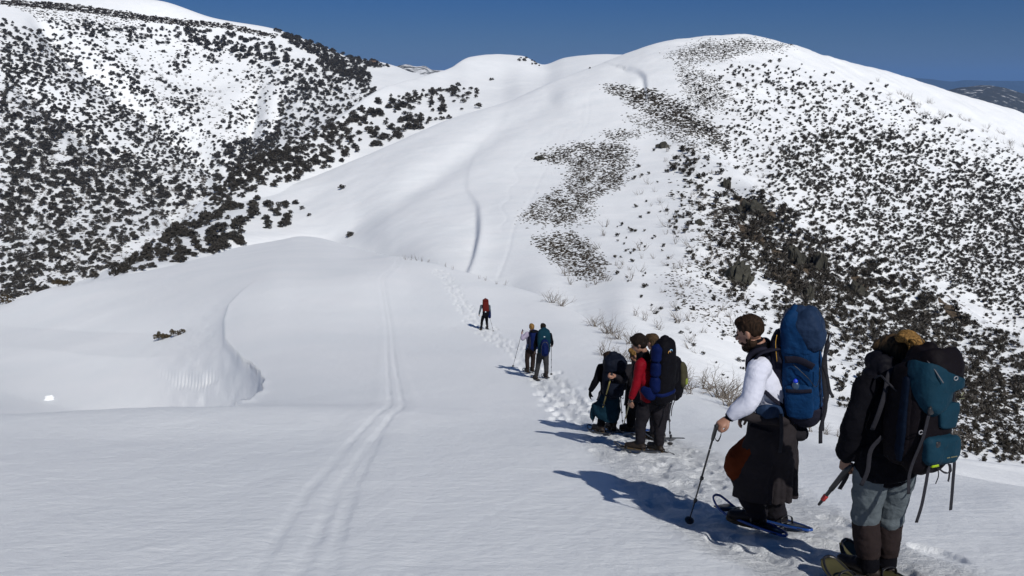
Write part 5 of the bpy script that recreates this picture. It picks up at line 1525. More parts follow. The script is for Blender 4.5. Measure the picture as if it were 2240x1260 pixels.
b = Bld(); hair_prims(b, J['head'], hf, hs, hu, 1.03, 0.02)
b.obj('hair', HAIR_LIGHT, p, M.base, 0.006, 1, 0.01, 0.03)
b = Bld(); c = M(1987, 754, 0.06)
b.tube([M(1966, 742, 0.10), M(1980, 735, 0.07), M(1996, 742, 0.05), M(2003, 764, 0.04), M(1990, 785, 0.06)], [0.028, 0.042, 0.045, 0.040, 0.022], side=(0, 1, 0), seg=14)
rp = np.random.default_rng(8)
for k in range(110):
    o1, o2, o3 = rp.normal(size=2) * 5.5, rp.normal(size=2) * 6, rp.normal(size=2) * 5
    b.tube([M(1972 + o1[0], 738 + o1[1] * 0.4, 0.07 + o1[1] * 0.008), M(1988 + o2[0], 731 + abs(o2[1]) * 0.8, 0.04 + o2[1] * 0.008), M(2003 + o3[0] * 1.2, 752 + o3[1], 0.02 + o1[0] * 0.006), M(2000 + o1[0] * 1.6, 782 + o2[0] * 1.2, 0.03)], [0.005, 0.007, 0.006, 0.002], seg=5, res=3)
b.obj('ponytail', HAIR_BLOND, p, M.base, 0.006, 1, 0.004, 0.025)
JK = BLACK
b = Bld()
b.tube([M(1942, 1026), M(1940, 985), J['waist'], J['chest'], J['neck'] - np.array([0, 0, 0.02])], [(0.205, 0.165), (0.205, 0.160), (0.180, 0.135), (0.195, 0.140), (0.10, 0.09)], side=lat, seg=22)
for q in 'LR':
    sh, el, wr = J['sh' + q], J['el' + q], J['wr' + q]
    b.tube([sh * 0.75 + J['chest'] * 0.25, sh, sh * 0.5 + el * 0.5, el, el * 0.5 + wr * 0.5, wr + unit(el - wr) * 0.06, wr + unit(el - wr) * 0.01], [0.074, 0.082, 0.073, 0.069, 0.070, 0.072, 0.052], side=(0, 0.3, 1), seg=16)
b.obj('jacket', JK, p, M.base, 0.009, 2, 0.026, 0.085)
b = Bld()
b.ell(M(1922, 792, 0.10), (0.085, 0.10, 0.070)); b.ell(M(1945, 806, 0.04), (0.11, 0.09, 0.06)); b.ell(M(1908, 822, 0.06), (0.055, 0.08, 0.055)); b.ell(M(1975, 805, 0.06), (0.08, 0.08, 0.05))
b.obj('hood', BLACK2, p, M.base, 0.008, 2, 0.03, 0.06)
b = Bld()
b.tube([J['pelvis'] + np.array([0, 0, 0.09]), J['pelvis'], J['pelvis'] - np.array([0, 0, 0.09])], [(0.165, 0.125), (0.185, 0.140), (0.165, 0.125)], side=lat, seg=20)
for q in 'LR':
    hp, kn, an = J['hip' + q], J['kn' + q], J['an' + q]
    b.tube([hp, hp * 0.5 + kn * 0.5, kn + np.array([0, 0, 0.05]), kn, kn * 0.85 + an * 0.15], [0.112, 0.100, 0.088, 0.092, 0.080], side=lat, seg=18)
b.obj('trousers', PANTS, p, M.base, 0.008, 2, 0.026, 0.085)
for q in 'LR':
    kn, an = J['kn' + q], J['an' + q]
    b = Bld(); b.tube([kn * 0.92 + an * 0.08, kn * 0.5 + an * 0.5, kn * 0.12 + an * 0.88], [0.086, 0.084, 0.070], side=lat, seg=18, cap=False)
    b.obj('gaiter', GAIT, p, M.base, 0.008, 1, 0.016, 0.07)
    b = Bld(); b.tube([kn * 0.3 + an * 0.7, an, an - np.array([0, 0, 0.04])], [0.064, 0.068, 0.072], side=lat, seg=16)
    b.obj('overboot', BLACK, p, M.base, 0.008, 1, 0.010, 0.06)
    boot(p, M.base, an, J['toe' + q], k=1.0)
PK_TEAL = cloth('pack_teal', (0.007, 0.030, 0.050), 0.6, 0.12, 0.6)
PK_PET = cloth('pack_petrol', (0.002, 0.005, 0.013), 0.6, 0.15, 0.65)
PK_AUB = cloth('pack_black_plum', (0.006, 0.0048, 0.0065), 0.5, 0.15, 0.65)
K = Pack(M(2006, 1012, -0.20), M(2026, 772, -0.10), (0.42, -0.90, 0.10), 'wide black and teal rucksack on the back of the blond person at right')
K.part('body', PK_AUB, [(0.0, 0.13, 0.09, 0, -0.02), (0.08, 0.17, 0.125, 0, 0), (0.35, 0.175, 0.130, 0, 0), (0.65, 0.165, 0.125, 0, 0), (0.84, 0.155, 0.12, 0, 0), (0.93, 0.11, 0.09, 0, -0.01)], vox=0.008, folds=0.02)
K.part('side_trim', PK_PET, [(0.06, 0.012, 0.02, -0.185, 0.02), (0.3, 0.016, 0.03, -0.190, 0.02), (0.8, 0.014, 0.02, -0.175, 0.02)], vox=0.008, folds=0.02)
K.part('side_panel', PK_AUB, [(0.04, 0.04, 0.08, -0.135, -0.03), (0.25, 0.055, 0.10, -0.135, -0.03), (0.6, 0.050, 0.095, -0.130, -0.03), (0.88, 0.04, 0.07, -0.120, -0.03)], vox=0.008, folds=0.02)
K.part('lower_pocket', PK_TEAL, [(0.055, 0.120, 0.030, 0.030, 0.110), (0.12, 0.148, 0.050, 0.030, 0.120), (0.24, 0.148, 0.050, 0.025, 0.120), (0.285, 0.130, 0.030, 0.025, 0.110)], vox=0.007, folds=0.022, fsize=0.08, pw=4)
K.part('middle_pocket', PK_TEAL, [(0.37, 0.060, 0.018, 0.055, 0.128), (0.40, 0.072, 0.022, 0.055, 0.130), (0.52, 0.085, 0.024, 0.052, 0.130), (0.575, 0.092, 0.018, 0.050, 0.126)], vox=0.006, folds=0.01, pw=5)
lid = K.part('lid', PK_AUB, [(0.74, 0.150, 0.13, 0.02, 0.02), (0.84, 0.158, 0.140, 0.025, 0.03), (0.95, 0.150, 0.135, 0.030, 0.02), (1.02, 0.115, 0.10, 0.03, 0.0), (1.05, 0.05, 0.05, 0.03, 0.0)], vox=0.008, folds=0.02)
K.part('lid_panel', PK_TEAL, [(0.585, 0.095, 0.05, 0.040, 0.105), (0.64, 0.165, 0.085, 0.012, 0.090), (0.74, 0.175, 0.105, 0.010, 0.070), (0.83, 0.178, 0.112, 0.012, 0.062), (0.865, 0.165, 0.10, 0.02, 0.06)], vox=0.007, folds=0.02)
K.strap([(0.99, -0.10, 0.06), (0.93, -0.115, 0.13), (0.86, -0.11, 0.17), (0.80, -0.085, 0.185)], 0.008, mat('grey_cord', (0.10, 0.10, 0.11), 0.7, 0.1, 10), 'lid_cord')
K.strap([(0.66, -0.125, 0.135), (0.60, -0.11, 0.140), (0.50, -0.125, 0.140), (0.30, -0.145, 0.13), (0.08, -0.17, 0.10), (-0.05, -0.18, 0.09), (-0.20, -0.185, 0.10)], 0.028, WEB, 'long_strap')
K.strap([(0.30, -0.04, 0.135), (0.15, -0.055, 0.15), (0.02, -0.07, 0.13), (-0.12, -0.085, 0.13), (-0.30, -0.105, 0.13), (-0.46, -0.125, 0.12)], 0.028, WEB, 'long_strap')
K.strap([(0.25, 0.190, 0.08), (0.10, 0.195, 0.085), (0.02, 0.195, 0.10), (-0.15, 0.198, 0.10), (-0.30, 0.20, 0.10), (-0.43, 0.20, 0.10)], 0.028, WEB, 'long_strap')
K.strap([(0.9, 0.168, 0.06), (0.6, 0.172, 0.08), (0.3, 0.185, 0.07), (0.05, 0.18, 0.06), (-0.03, 0.17, 0.09), (-0.10, 0.13, 0.12), (-0.13, 0.11, 0.13)], 0.012, WEB, 'thin_strap')
K.strap([(0.01, 0.02, 0.12), (-0.06, 0.02, 0.13), (-0.13, 0.0, 0.13)], 0.006, WEB, 'thin_strap')
K.strap([(0.0, 0.03, 0.12), (-0.035, 0.06, 0.14), (-0.03, 0.11, 0.14), (0.02, 0.13, 0.12)], 0.014, WEB, 'haul_loop')
for c_ in ((0.595, -0.115, 0.150), (0.55, -0.122, 0.150), (0.24, -0.050, 0.158)):
    K.box('buckle', c_, (0.020, 0.008, 0.022), PLAST, e=5)
for c_ in ((0.825, 0.03, 0.178), (1.0, -0.085, 0.085), (0.36, -0.165, 0.13)):
    b = Bld(); q = K.pt(*c_); lp = [q + K.side * 0.016 * math.cos(a) + K.ax * 0.011 * math.sin(a) for a in np.linspace(0, 6.28, 13)]
    b.tube(lp, [0.003] * 13, side=K.out, seg=6, res=1, cap=False); b.obj('ring', mat('grey_ring', (0.25, 0.25, 0.27), 0.4, 0.1, 10), K.e, K.low)
b = Bld(); b.slab([(-0.03, 0), (0.03, 0), (0.018, 0.045), (-0.02, 0.045)], 0, 0.012, [K.side, K.ax, K.out], K.pt(0.035, -0.035, 0.135))
b.obj('tag', mat('lime_tag', (0.42, 0.62, 0.01), 0.6, 0.1, 10), K.e, K.low)
PRINT = mat('faded_gold_print', (0.16, 0.16, 0.10), 0.7, 0.2, 40)
b = Bld(); q = K.pt(0.675, 0.095, 0.178)       # small leaping animal-like mark and a line of lettering
b.slab([(-0.006, -0.012), (0.004, -0.004), (0.014, 0.012), (0.004, 0.016), (0.0, 0.006), (-0.012, 0.002)], 0, 0.003, [K.side, K.ax, K.out], q)
for k in range(6): b.slab([(-0.022 + k * 0.008, -0.026), (-0.017 + k * 0.008, -0.026), (-0.017 + k * 0.008, -0.020), (-0.022 + k * 0.008, -0.020)], 0, 0.003, [K.side, K.ax, K.out], q)
b.obj('emblem', PRINT, K.e, K.low)
b = Bld()
for k in range(10):
    if k == 3: continue
    b.slab([(k * 0.009, 0), (k * 0.009 + 0.006, 0), (k * 0.009 + 0.006, 0.007), (k * 0.009, 0.007)], 0, 0.003, [K.side, K.ax, K.out], K.pt(0.115, 0.02, 0.172))
b.obj('printed_name', PRINT, K.e, K.low)
b = Bld()
b.ribbon([M(1965, 800, -0.02), M(1945, 818, -0.08), M(1936, 860, -0.12), M(1922, 905, -0.14), M(1908, 940, -0.12)], 0.030, (1, 0, 0), 0.004)
b.obj('shoulder_strap', WEB, K.e, K.low); b = Bld()
b.ribbon([M(1905, 835, 0.02), M(1925, 822, -0.06), M(1940, 835, -0.14), M(1975, 868, -0.18)], 0.012, (0, 0, 1), 0.004)
b.obj('shoulder_strap', WEB, K.e, K.low); b = Bld()
b.ribbon([M(1930, 955, -0.17), M(1905, 985, -0.17), M(1898, 1030, -0.18), M(1884, 1062, -0.18)], 0.028, (1, 0, 0), 0.002)
b.obj('shoulder_strap', WEB, K.e, K.low)
# folded pole carried in the left hand
g = M(1862, 1016, 0.02); t = M(1791, 1104, 0.10); d = unit(t - g); s = unit(np.cross(d, (0, 1, 0)))
e = bpy.data.objects.new('folded_trekking_pole', None); link(e); e.location = g
tag(e, 'folded trekking pole with red tip band carried low in a hand', 'trekking pole')
L = np.linalg.norm(t - g)
b = Bld(); b.tube([g + d * 0.0, g + d * L * 0.62], [0.020, 0.016], side=s, seg=10); b.tube([g + d * L * 0.55, t - d * 0.05], [0.013, 0.011], side=s, seg=10); b.tube([t - d * 0.05, t], [0.011, 0.009], side=s, seg=8)
b.obj('shaft', PLAST, e, g)
b = Bld(); b.tube([t - d * 0.085, t - d * 0.045], [0.017, 0.015], side=s, seg=10); b.obj('red_band', mat('red_plastic', (0.35, 0.03, 0.03), 0.5, 0.1, 10), e, g)
b = Bld(); b.ribbon([g + d * 0.02, g + d * 0.10 + s * 0.03, g + d * 0.20 + s * 0.045], 0.028, s, 0.003); b.obj('wrist_strap', WEB, e, g)
ground_shoe((1968, 1330), (1812, 1262), 'olive plastic snowshoe under the left foot of the blond person in brown gaiters', PLAST, OLIVE_PL, W=0.21, rise=0.10, plast=True)
ground_shoe((2000, 1296), (1850, 1228), 'olive plastic snowshoe under the right foot of the blond person in brown gaiters', PLAST, OLIVE_PL, W=0.21, rise=0.12, plast=True)

# ================================================================== middle group
def person(rig, J, skin, hairm, jm, tm, label, hk=1.0, vox=0.012, gait=None, long_hair=0.0, **kw):
    settle(J)
    p, (hf, hs, hu), lat = body(rig, J, skin, vox, hk)
    tag(p, label, 'person')
    b = Bld(); hair_prims(b, J['head'], hf, hs, hu, hk * 1.02, long_hair, kw.pop('htop', 0.0)); b.obj('hair', hairm, p, rig.base, 0.009, 1, 0.010, 0.03)
    garments(p, rig, J, lat, jm, tm, vox + 0.001, gait=gait, **kw)
    return p, (hf, hs, hu), lat

# -- hiker with the navy pack and dark teal skirt
M = Rig(1328, 945)
J = dict(head=M(1332, 786, 0.15), neck=M(1335, 800, 0.08), chest=M(1337, 822, 0.04), waist=M(1334, 850), pelvis=M(1330, 872),
         shL=M(1316, 804), shR=M(1359, 806, 0.1), elL=M(1303, 834, -0.02), elR=M(1368, 830, 0.15), wrL=M(1291, 856, 0.0), wrR=M(1363, 852, 0.30),
         hipL=M(1321, 880), hipR=M(1340, 880, 0.03), knL=M(1318, 910), knR=M(1341, 908, 0.1), anL=M(1314, 936, 0.0), anR=M(1341, 938, 0.05),
         toeL=np.array([-0.5, 0.86, 0]), toeR=np.array([-0.4, 0.9, 0]), face=np.array([-0.35, 0.8, -0.45]))
J['handL'] = (np.array([-0.05, 0.1, -1]), np.array([-0.9, -0.4, 0]), 0.35, -1)
TEALSK = cloth('dark_teal_shell', (0.005, 0.020, 0.034), 0.5)
p, _, lat = person(M, J, BLACK, HAIR_BROWN, BLACK, BLACK, 'dark clothed hiker with a dark teal jacket tied as a skirt, black glove hanging')
b = Bld()
b.tube([M(1332, 858), M(1330, 885), M(1326, 905), M(1322, 914)], [(0.17, 0.15), (0.20, 0.17), (0.235, 0.18), (0.22, 0.17)], side=lat, seg=22, cap=False)
b.tube([M(1303, 885), M(1297, 905), M(1297, 925)], [0.06, 0.05, 0.008], seg=10); b.tube([M(1344, 880), M(1350, 898), M(1346, 915)], [0.07, 0.06, 0.03], seg=10)
b.obj('tied_jacket', TEALSK, p, M.base, 0.012, 2, 0.035, 0.10)
PK_NAVY = cloth('pack_navy', (0.005, 0.007, 0.014), 0.6, 0.15, 0.65)
K = Pack(M(1340, 866, -0.20), M(1346, 780, -0.12), (0.12, -1, 0.1), 'navy rucksack with hooded lid on the hiker in the dark teal skirt')
K.part('body', PK_NAVY, [(0, .12, .09, 0, 0), (.08, .17, .12, 0, 0), (.45, .18, .13, 0, 0), (.75, .175, .12, 0, 0), (.9, .13, .09, 0, 0)], vox=0.011, folds=0.02)
K.part('lid', PK_NAVY, [(.68, .17, .15, 0, .02), (.82, .185, .16, -0.01, .02), (.95, .165, .14, -0.02, 0), (1.04, .10, .08, -0.03, 0)], vox=0.011, folds=0.03, fsize=0.09)
K.part('front_pocket', PK_NAVY, [(.08, .10, .03, 0, .13), (.2, .125, .045, 0, .135), (.42, .125, .04, 0, .135), (.48, .10, .025, 0, .13)], vox=0.011, folds=0.015)
K.strap([(.9, .19, .0), (.6, .20, .05), (.2, .20, .05), (-.1, .20, .05), (-.22, .19, .05)], 0.025); K.strap([(.2, -.18, 0), (0, -.22, .02), (-.1, -.26, .02)], 0.02)
trekking_pole(M(1357, 862, 0.25), FG.hit(1363, 940)[0], 'thin grey pole standing right of the navy pack', mat_shaft=mat('alloy_grey', (0.16, 0.16, 0.17), 0.4, 0.1, 10, spec=0.5))
for q, w in (('L', 'left'), ('R', 'right')):
    shoe_under(J['an' + q], J['toe' + q], 'dark snowshoe under the %s foot of the hiker in the dark teal skirt' % w, DARK_FR)

# -- blond hiker half hidden behind the man in red
M = Rig(1380, 950)
J = dict(head=M(1390, 776, 0.05), neck=M(1392, 797, 0.02), chest=M(1392, 822), waist=M(1390, 852), pelvis=M(1388, 876),
         shL=M(1376, 806, -0.08), shR=M(1410, 804, 0.12), elL=M(1362, 833, -0.22), elR=M(1418, 835, 0.15), wrL=M(1345, 822, -0.40), wrR=M(1412, 850, 0.3),
         hipL=M(1381, 885), hipR=M(1398, 885, 0.05), knL=M(1380, 915, 0), knR=M(1400, 914, 0.08), anL=M(1379, 940, 0), anR=M(1402, 940, 0.1),
         toeL=np.array([-0.7, 0.7, 0]), toeR=np.array([-0.6, 0.8, 0]), face=np.array([-0.8, 0.3, -0.3]))
J['handL'] = (unit(M(1336, 820, -0.45) - J['wrL']), np.array([-0.1, -0.7, 0.6]), 1.1, -1)
person(M, J, SKIN, HAIR_BLOND, CHAR, BLACK, 'blond hiker in dark grey half hidden behind the man in red, arm reaching left', long_hair=0.04)
trekking_pole(M(1338, 819, -0.45), FG.hit(1304, 946)[0], 'olive yellow pole held out by the hidden blond hiker, crossing the dark teal skirt', mat_shaft=mat('yellow_olive_shaft', (0.22, 0.18, 0.05), 0.4, 0.15, 10, spec=0.5), rad=0.010)
shoe_under(J['anL'], (-0.9, 0.5, 0), 'pale framed snowshoe with lifted tip left of the feet of the man in red', WHITE_FR, deck_m=PLAST)
shoe_under(J['anR'], (-0.7, 0.7, 0), 'blue tinted snowshoe between the legs of the man in red', BLUE_FR)

# -- man in the red jacket
M = Rig(1422, 986)
J = dict(head=M(1398, 752, 0.0), neck=M(1409, 779), chest=M(1414, 816), waist=M(1420, 850), pelvis=M(1424, 873),
         shL=M(1402, 796, -0.13), shR=M(1430, 794, 0.15), elL=M(1391, 842, -0.20), elR=M(1440, 842, 0.2), wrL=M(1380, 874, -0.20), wrR=M(1425, 868, 0.3),
         hipL=M(1411, 885, -0.03), hipR=M(1436, 885, 0.06), knL=M(1401, 932, -0.03), knR=M(1442, 934, 0.06), anL=M(1400, 975, -0.04), anR=M(1441, 978, 0.04),
         toeL=np.array([-0.35, -0.2, 0]) + np.array([-0.5, 0.6, 0]), toeR=np.array([-0.5, 0.8, 0]), face=np.array([-0.90, 0.25, -0.42]))
J['handL'] = (np.array([-0.15, 0.1, -1]), np.array([-0.8, -0.6, 0]), 0.9, -1)
RED = cloth('red_shell', (0.16, 0.004, 0.010), 0.6, 0.12, 0.55)
p, (hf, hs, hu), lat = person(M, J, SKIND, HAIR_DARK, RED, CHAR, 'dark haired man in glasses and a red jacket carrying a tall black pack, head bowed', vox=0.009, htop=0.012, folds=0.022)
b = Bld(); c = J['head']
for sg in (-1, 1):
    q = c + hf * 0.100 + hs * sg * 0.034 + hu * 0.004
    b.tube([q + hs * 0.024 * math.cos(a) + hu * 0.017 * math.sin(a) for a in np.linspace(0, 6.28, 13)], [0.0028] * 13, side=hf, seg=6, res=1, cap=False)
    b.tube([q + hs * sg * 0.024, c + hs * sg * 0.083 + hf * 0.06, c + hs * sg * 0.084 - hf * 0.01], [0.003] * 3, side=hu, seg=6, res=2)
b.obj('glasses', PLAST, p, M.base)
b = Bld(); b.tube([J['neck'] - np.array([0, 0, 0.05]), J['neck'] + (J['head'] - J['neck']) * 0.35], [0.100, 0.085], side=lat, seg=16); b.ell(J['chest'] + np.array([-0.13, -0.02, 0.02]), (0.07, 0.10, 0.16))
b.obj('scarf', BLACK, p, M.base, 0.009, 1, 0.015, 0.06)
PK_BLK = cloth('pack_black', (0.004, 0.004, 0.006), 0.6, 0.15, 0.7)
PK_ROY = cloth('pack_royal_blue', (0.003, 0.008, 0.048), 0.6, 0.15, 0.6)
K = Pack(M(1447, 872, -0.12), M(1453, 742, -0.12), (0.66, -0.75, 0.02), 'tall black rucksack with royal blue side rolls on the man in red')
K.part('body', PK_BLK, [(.10, .16, .125, 0, 0), (.2, .165, .13, 0, 0), (.5, .16, .135, .01, 0), (.8, .15, .125, .015, 0), (.93, .135, .11, .015, 0), (1.0, .09, .07, .01, 0)], vox=0.009, folds=0.02)
K.part('base', PK_BLK, [(-.05, .13, .10, 0, 0), (0, .165, .135, 0, 0), (.09, .172, .140, 0, 0), (.12, .16, .13, 0, 0)], vox=0.009, folds=0.012)
K.part('blue_band', PK_ROY, [(.105, .17, .137, 0, 0), (.13, .178, .144, 0, 0), (.16, .172, .138, 0, 0)], vox=0.009, folds=0.01)
for t0, t1 in ((.20, .42), (.46, .66), (.70, .93)):
    K.part('side_roll', PK_ROY, [(t0, .05, .06, -.17, .02), (t0 + .04, .06, .07, -.175, .02), (t1 - .04, .058, .07, -.175, .02), (t1, .05, .055, -.165, .02)], pw=2.4, vox=0.009, folds=0.018)
K.part('pouch', PK_BLK, [(.22, .05, .07, .18, .0), (.3, .065, .09, .19, 0), (.6, .055, .08, .18, 0), (.66, .04, .06, .17, 0)], vox=0.009, folds=0.02)
for t0, s0, mm in ((0.84, -0.055, mat('orange_print', (0.5, 0.25, 0.05), 0.6, 0.1, 10)), (0.855, -0.025, mat('sky_print', (0.2, 0.4, 0.6), 0.6, 0.1, 10))):
    b = Bld(); q = K.pt(t0, s0, 0.134); b.tube([q + K.side * 0.024 * math.cos(a) + K.ax * 0.018 * math.sin(a) for a in np.linspace(-0.4, 3.6, 8)], [0.005] * 8, side=K.out, seg=6, res=1)
    b.obj('emblem', mm, K.e, K.low)
b = Bld(); b.tube([M(1404, 850, -0.2), M(1422, 862, -0.26), M(1436, 860, -0.22)], [(0.05, .02), (0.09, .025), (0.09, .03)], side=(0, 0, 1), seg=12); b.obj('hip_belt', PK_ROY, K.e, K.low, 0.009, 1)
K.strap([(.10, .20, .02), (.0, .24, .03), (-.08, .26, .03), (-.22, .20, .03), (-.36, .19, .03)], 0.018); K.strap([(0, .10, .10), (-.2, .06, .10), (-.35, .03, .10)], 0.025)
trekking_pole(M(1378, 878, -0.24), FG.hit(1361, 941)[0], 'olive pole angled down from the hand of the man in red', mat_shaft=MATS['yellow_olive_shaft'], rad=0.008)
shoe_under(J['anL'], J['toeL'], 'dark snowshoe under the front boot of the man in red', DARK_FR, 0.64, 0.21)
shoe_under(J['anR'], J['toeR'], 'dark snowshoe under the rear boot of the man in red', DARK_FR, 0.64, 0.21)

# -- hiker hidden behind the black pack
M = Rig(1440, 966)
J = dict(head=M(1427, 748, 0.0), neck=M(1434, 775), chest=M(1440, 812), waist=M(1442, 846), pelvis=M(1444, 868),
         shL=M(1422, 792, -0.1), shR=M(1460, 790, 0.12), elL=M(1425, 835, -0.1), elR=M(1466, 838, 0.15), wrL=M(1420, 860, 0.1), wrR=M(1463, 872, 0.05),
         hipL=M(1434, 880), hipR=M(1453, 880, 0.05), knL=M(1432, 925), knR=M(1448, 925, 0.05), anL=M(1430, 962, 0.0), anR=M(1446, 960, 0.10),
         toeL=np.array([-0.6, 0.8, 0]), toeR=np.array([-0.5, 0.85, 0]), face=np.array([-0.6, 0.7, -0.25]))
J['handR'] = (np.array([0, 0.2, -1]), np.array([0.8, -0.5, 0]), 1.1, 1)
p, (hf, hs, hu), lat = person(M, J, SKIN, HAIR_LIGHT, CHAR, CHAR, 'brown haired hiker almost hidden behind the tall black pack', long_hair=0.02)
K = Pack(M(1478, 868, -0.02), M(1478, 785, -0.02), (0.75, -0.6, 0), 'black and olive rucksack bulging out right of the tall black pack')
K.part('body', PK_BLK, [(0, .09, .08, 0, 0), (.2, .12, .10, 0, 0), (.7, .12, .10, 0, 0), (1.0, .08, .06, 0, 0)], vox=0.011, folds=0.02)
OLV = cloth('olive_cloth', (0.045, 0.042, 0.025), 0.5)
K.part('olive_pocket', OLV, [(.28, .05, .04, .05, .09), (.42, .08, .06, .05, .09), (.72, .08, .06, .05, .085), (.88, .05, .035, .05, .08)], vox=0.010, folds=0.015)
K.box('lime_patch', (.42, .06, .148), (.035, .012, .05), mat('lime_cloth', (0.18, 0.22, 0.03), 0.8, 0.2, 10), e=3)
trekking_pole(M(1463, 866, -0.02), FG.hit(1466, 976)[0], 'dark upright pole with round basket planted right of the black pack', strap=True)
shoe_under(J['anL'], J['toeL'], 'dark snowshoe mostly hidden behind the rear leg of the man in red', DARK_FR)
shoe_under(M(1455, 968, 0.0), (-1.0, 0.12, 0), 'dark snowshoe lying behind the man in red, beside the upright pole', DARK_FR, shift=0.0)

# ================================================================== the pair and the leader, farther down
def far_person(px, py, J0, label, skin, hairm, jm, tm, face=(-0.15, 1, -0.15), gait=None, hands=True, sheet=FG, **kw):
    M = Rig(px, py)
    J = {k: M(*v) for k, v in J0.items()}
    J['toeL'] = np.array([-0.35, 0.9, 0]); J['toeR'] = np.array([-0.3, 0.95, 0]); J['face'] = Vn(face)
    for q in 'LR':
        if hands: J['hand' + q] = (unit(J['wr' + q] - J['el' + q]), np.array([(-1 if q == 'L' else 1) * 0.8, -0.5, 0.2]), 0.9, -1 if q == 'L' else 1)
    r = person(M, J, skin, hairm, jm, tm, label, vox=0.014, gait=gait, **kw)
    return M, J, r
LILAC = cloth('lilac_shirt', (0.30, 0.27, 0.36), 0.5); BRN = cloth('brown_trousers', (0.020, 0.014, 0.013), 0.5); OLT = cloth('olive_grey_trousers', (0.028, 0.026, 0.021), 0.5)
M, J, r = far_person(1160, 815, dict(head=(1163, 716, .1), neck=(1163, 725, .05), chest=(1163, 737, 0), waist=(1162, 752, 0), pelvis=(1161, 761, 0),
    shL=(1153, 730, 0), shR=(1174, 730, .05), elL=(1143, 742, -.05), elR=(1180, 744, .1), wrL=(1142, 731, .05), wrR=(1176, 752, .3),
    hipL=(1156, 765, 0), hipR=(1166, 765, .05), knL=(1153, 786, 0), knR=(1166, 786, .1), anL=(1154, 806, 0), anR=(1165, 809, .05)),
    'fair haired hiker in a lilac long sleeved top, left of the pair, pole hand raised', SKIN, HAIR_BLOND, LILAC, BRN)
K = Pack(M(1167, 764, -.18), M(1168, 725, -.10), (0.45, -0.9, .1), 'blue rucksack on the fair haired hiker of the pair')
K.part('body', PK_ROY, [(0, .10, .08, 0, 0), (.1, .15, .11, 0, 0), (.6, .15, .12, 0, 0), (.95, .13, .10, 0, 0), (1.05, .08, .06, 0, 0)], vox=0.013, folds=0.02)
K.part('side_panel', PK_GREY, [(.1, .05, .08, -.13, -.02), (.4, .07, .09, -.14, -.02), (.7, .05, .08, -.13, -.02)], vox=0.013, folds=0.02)
K.box('lid', (1.0, 0, 0), (.14, .11, .05), PK_BLK, e=2.8)
K.strap([(.3, -.2, 0), (.1, -.26, .0), (.0, -.30, 0)], 0.03, PK_SLATE, 'hip_belt', th=0.02)
trekking_pole(M(1143, 722, 0.03), FG.hit(1122, 802)[0], 'long thin pole planted left of the lilac sleeved hiker')
for q, w in (('L', 'left'), ('R', 'right')): shoe_under(J['an' + q], J['toe' + q], 'snowshoe under the %s foot of the lilac sleeved hiker' % w, DARK_FR)
GREYT = cloth('grey_hiking_trousers', (0.030, 0.030, 0.032), 0.5)
M, J, r = far_person(1184, 828, dict(head=(1188, 716, .1), neck=(1189, 727, .05), chest=(1190, 740, 0), waist=(1188, 758, 0), pelvis=(1187, 770, 0),
    shL=(1177, 732, 0), shR=(1202, 732, .05), elL=(1171, 752, -.02), elR=(1207, 748, .05), wrL=(1170, 768, .1), wrR=(1208, 754, .25),
    hipL=(1181, 775, 0), hipR=(1193, 775, .05), knL=(1177, 798, 0), knR=(1195, 800, .05), anL=(1173, 820, 0), anR=(1195, 824, .0)),
    'dark haired hiker with a teal rucksack, right of the pair', SKIND, HAIR_DARK, BLACK, GREYT)
K = Pack(M(1190, 772, -.20), M(1190, 722, -.14), (0.05, -1, .1), 'teal rucksack with a smaller royal blue bag strapped on its back')
K.part('body', cloth('pack_deep_teal', (0.005, 0.026, 0.042), 0.5), [(0, .13, .09, 0, 0), (.1, .18, .12, 0, 0), (.6, .20, .13, 0, 0), (.92, .18, .12, 0, 0), (1.04, .12, .07, 0, 0)], vox=0.013, folds=0.025)
dp = K.part('small_blue_bag', PK_ROY, [(-.05, .09, .05, .01, .17), (.1, .12, .08, .01, .18), (.45, .12, .08, .01, .17), (.62, .08, .04, .01, .15)], vox=0.012, folds=0.015)
b = Bld(); b.tube([K.pt(.05, .01, .27), K.pt(.2, .01, .275), K.pt(.4, .01, .255)], [(.05, .02), (.06, .022), (.045, .015)], side=K.side, seg=12); b.obj('pocket', PK_ROY, dp, K.low)
K.strap([(.0, -.10, .25), (.3, -.105, .27), (.5, -.06, .255), (.56, .01, .24), (.5, .08, .255), (.3, .125, .27), (0, .12, .25)], .014, PLAST, 'zip')
K.box('mark', (.75, .0, .135), (.025, .006, .014), mat('pale_print', (0.45, 0.5, 0.55)), e=2.5)
trekking_pole(M(1206, 752, 0.22), FG.hit(1206, 820)[0], 'thin pole standing right of the teal rucksack')
for q, w in (('L', 'left'), ('R', 'right')): shoe_under(J['an' + q], J['toe' + q], 'snowshoe under the %s foot of the hiker with the teal rucksack' % w, DARK_FR)
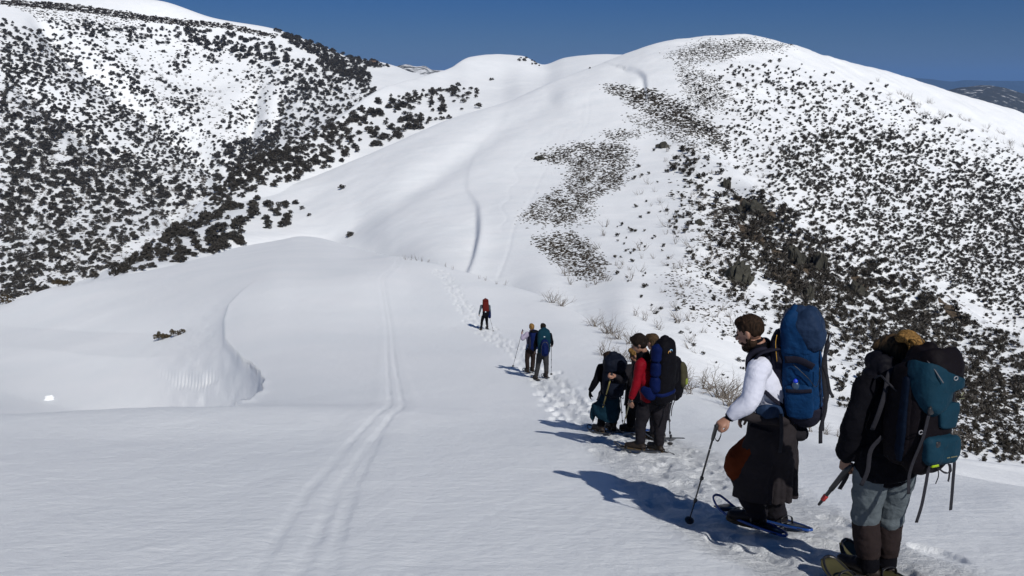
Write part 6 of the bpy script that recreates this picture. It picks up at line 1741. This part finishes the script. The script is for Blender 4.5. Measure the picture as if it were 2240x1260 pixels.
GREYS = cloth('grey_blue_sleeves', (0.075, 0.10, 0.12), 0.5)
M, J, r = far_person(1060, 720, dict(head=(1060, 662, .15), neck=(1061, 667, .05), chest=(1062, 675, 0), waist=(1062, 684, 0), pelvis=(1061, 690, 0),
    shL=(1053, 669, 0), shR=(1070, 669, .05), elL=(1050, 680, 0), elR=(1072, 680, .1), wrL=(1048, 688, .1), wrR=(1071, 688, .3),
    hipL=(1057, 692, 0), hipR=(1064, 692, .05), knL=(1054, 704, 0), knR=(1065, 705, .1), anL=(1053, 714, 0.1), anR=(1066, 719, .0)),
    'farthest hiker, alone ahead of the others under a dark red rucksack', SKIN, HAIR_BROWN, GREYS, BLACK, gait=CHAR)
PK_RED = cloth('pack_dark_red', (0.080, 0.010, 0.008), 0.5)
K = Pack(M(1063, 684, -.18), M(1062, 657, -.10), (0.05, -1, .1), 'dark red rucksack with a blue roll hanging below, on the farthest hiker')
K.part('body', PK_RED, [(0, .13, .09, 0, 0), (.2, .19, .13, 0, 0), (.6, .18, .13, 0, 0), (.95, .17, .12, 0, 0), (1.1, .10, .08, 0, 0)], vox=0.014, folds=0.02)
K.part('base', PK_BLK, [(-.25, .16, .10, 0, 0), (-.1, .20, .12, 0, 0), (.1, .20, .13, 0, 0), (.16, .17, .11, 0, 0)], vox=0.014, folds=0.02)
K.part('blue_roll', PK_ROY, [(-.42, .07, .06, .20, 0), (-.3, .09, .08, .20, 0), (.0, .09, .08, .20, 0), (.05, .07, .06, .19, 0)], vox=0.013, folds=0.01)
K.box('lid', (1.02, 0, .04), (.17, .13, .07), PK_RED, e=2.6)
K.box('mark', (.1, -.02, .14), (.035, .01, .035), mat('pale_print', (0.45, 0.5, 0.55)), e=2.5)
trekking_pole(M(1071, 692, 0.1), FG.hit(1079, 725)[0], 'pole trailing right of the farthest hiker')
for q, w in (('L', 'left'), ('R', 'right')): shoe_under(J['an' + q], J['toe' + q], 'snowshoe under the %s foot of the farthest hiker' % w, DARK_FR)
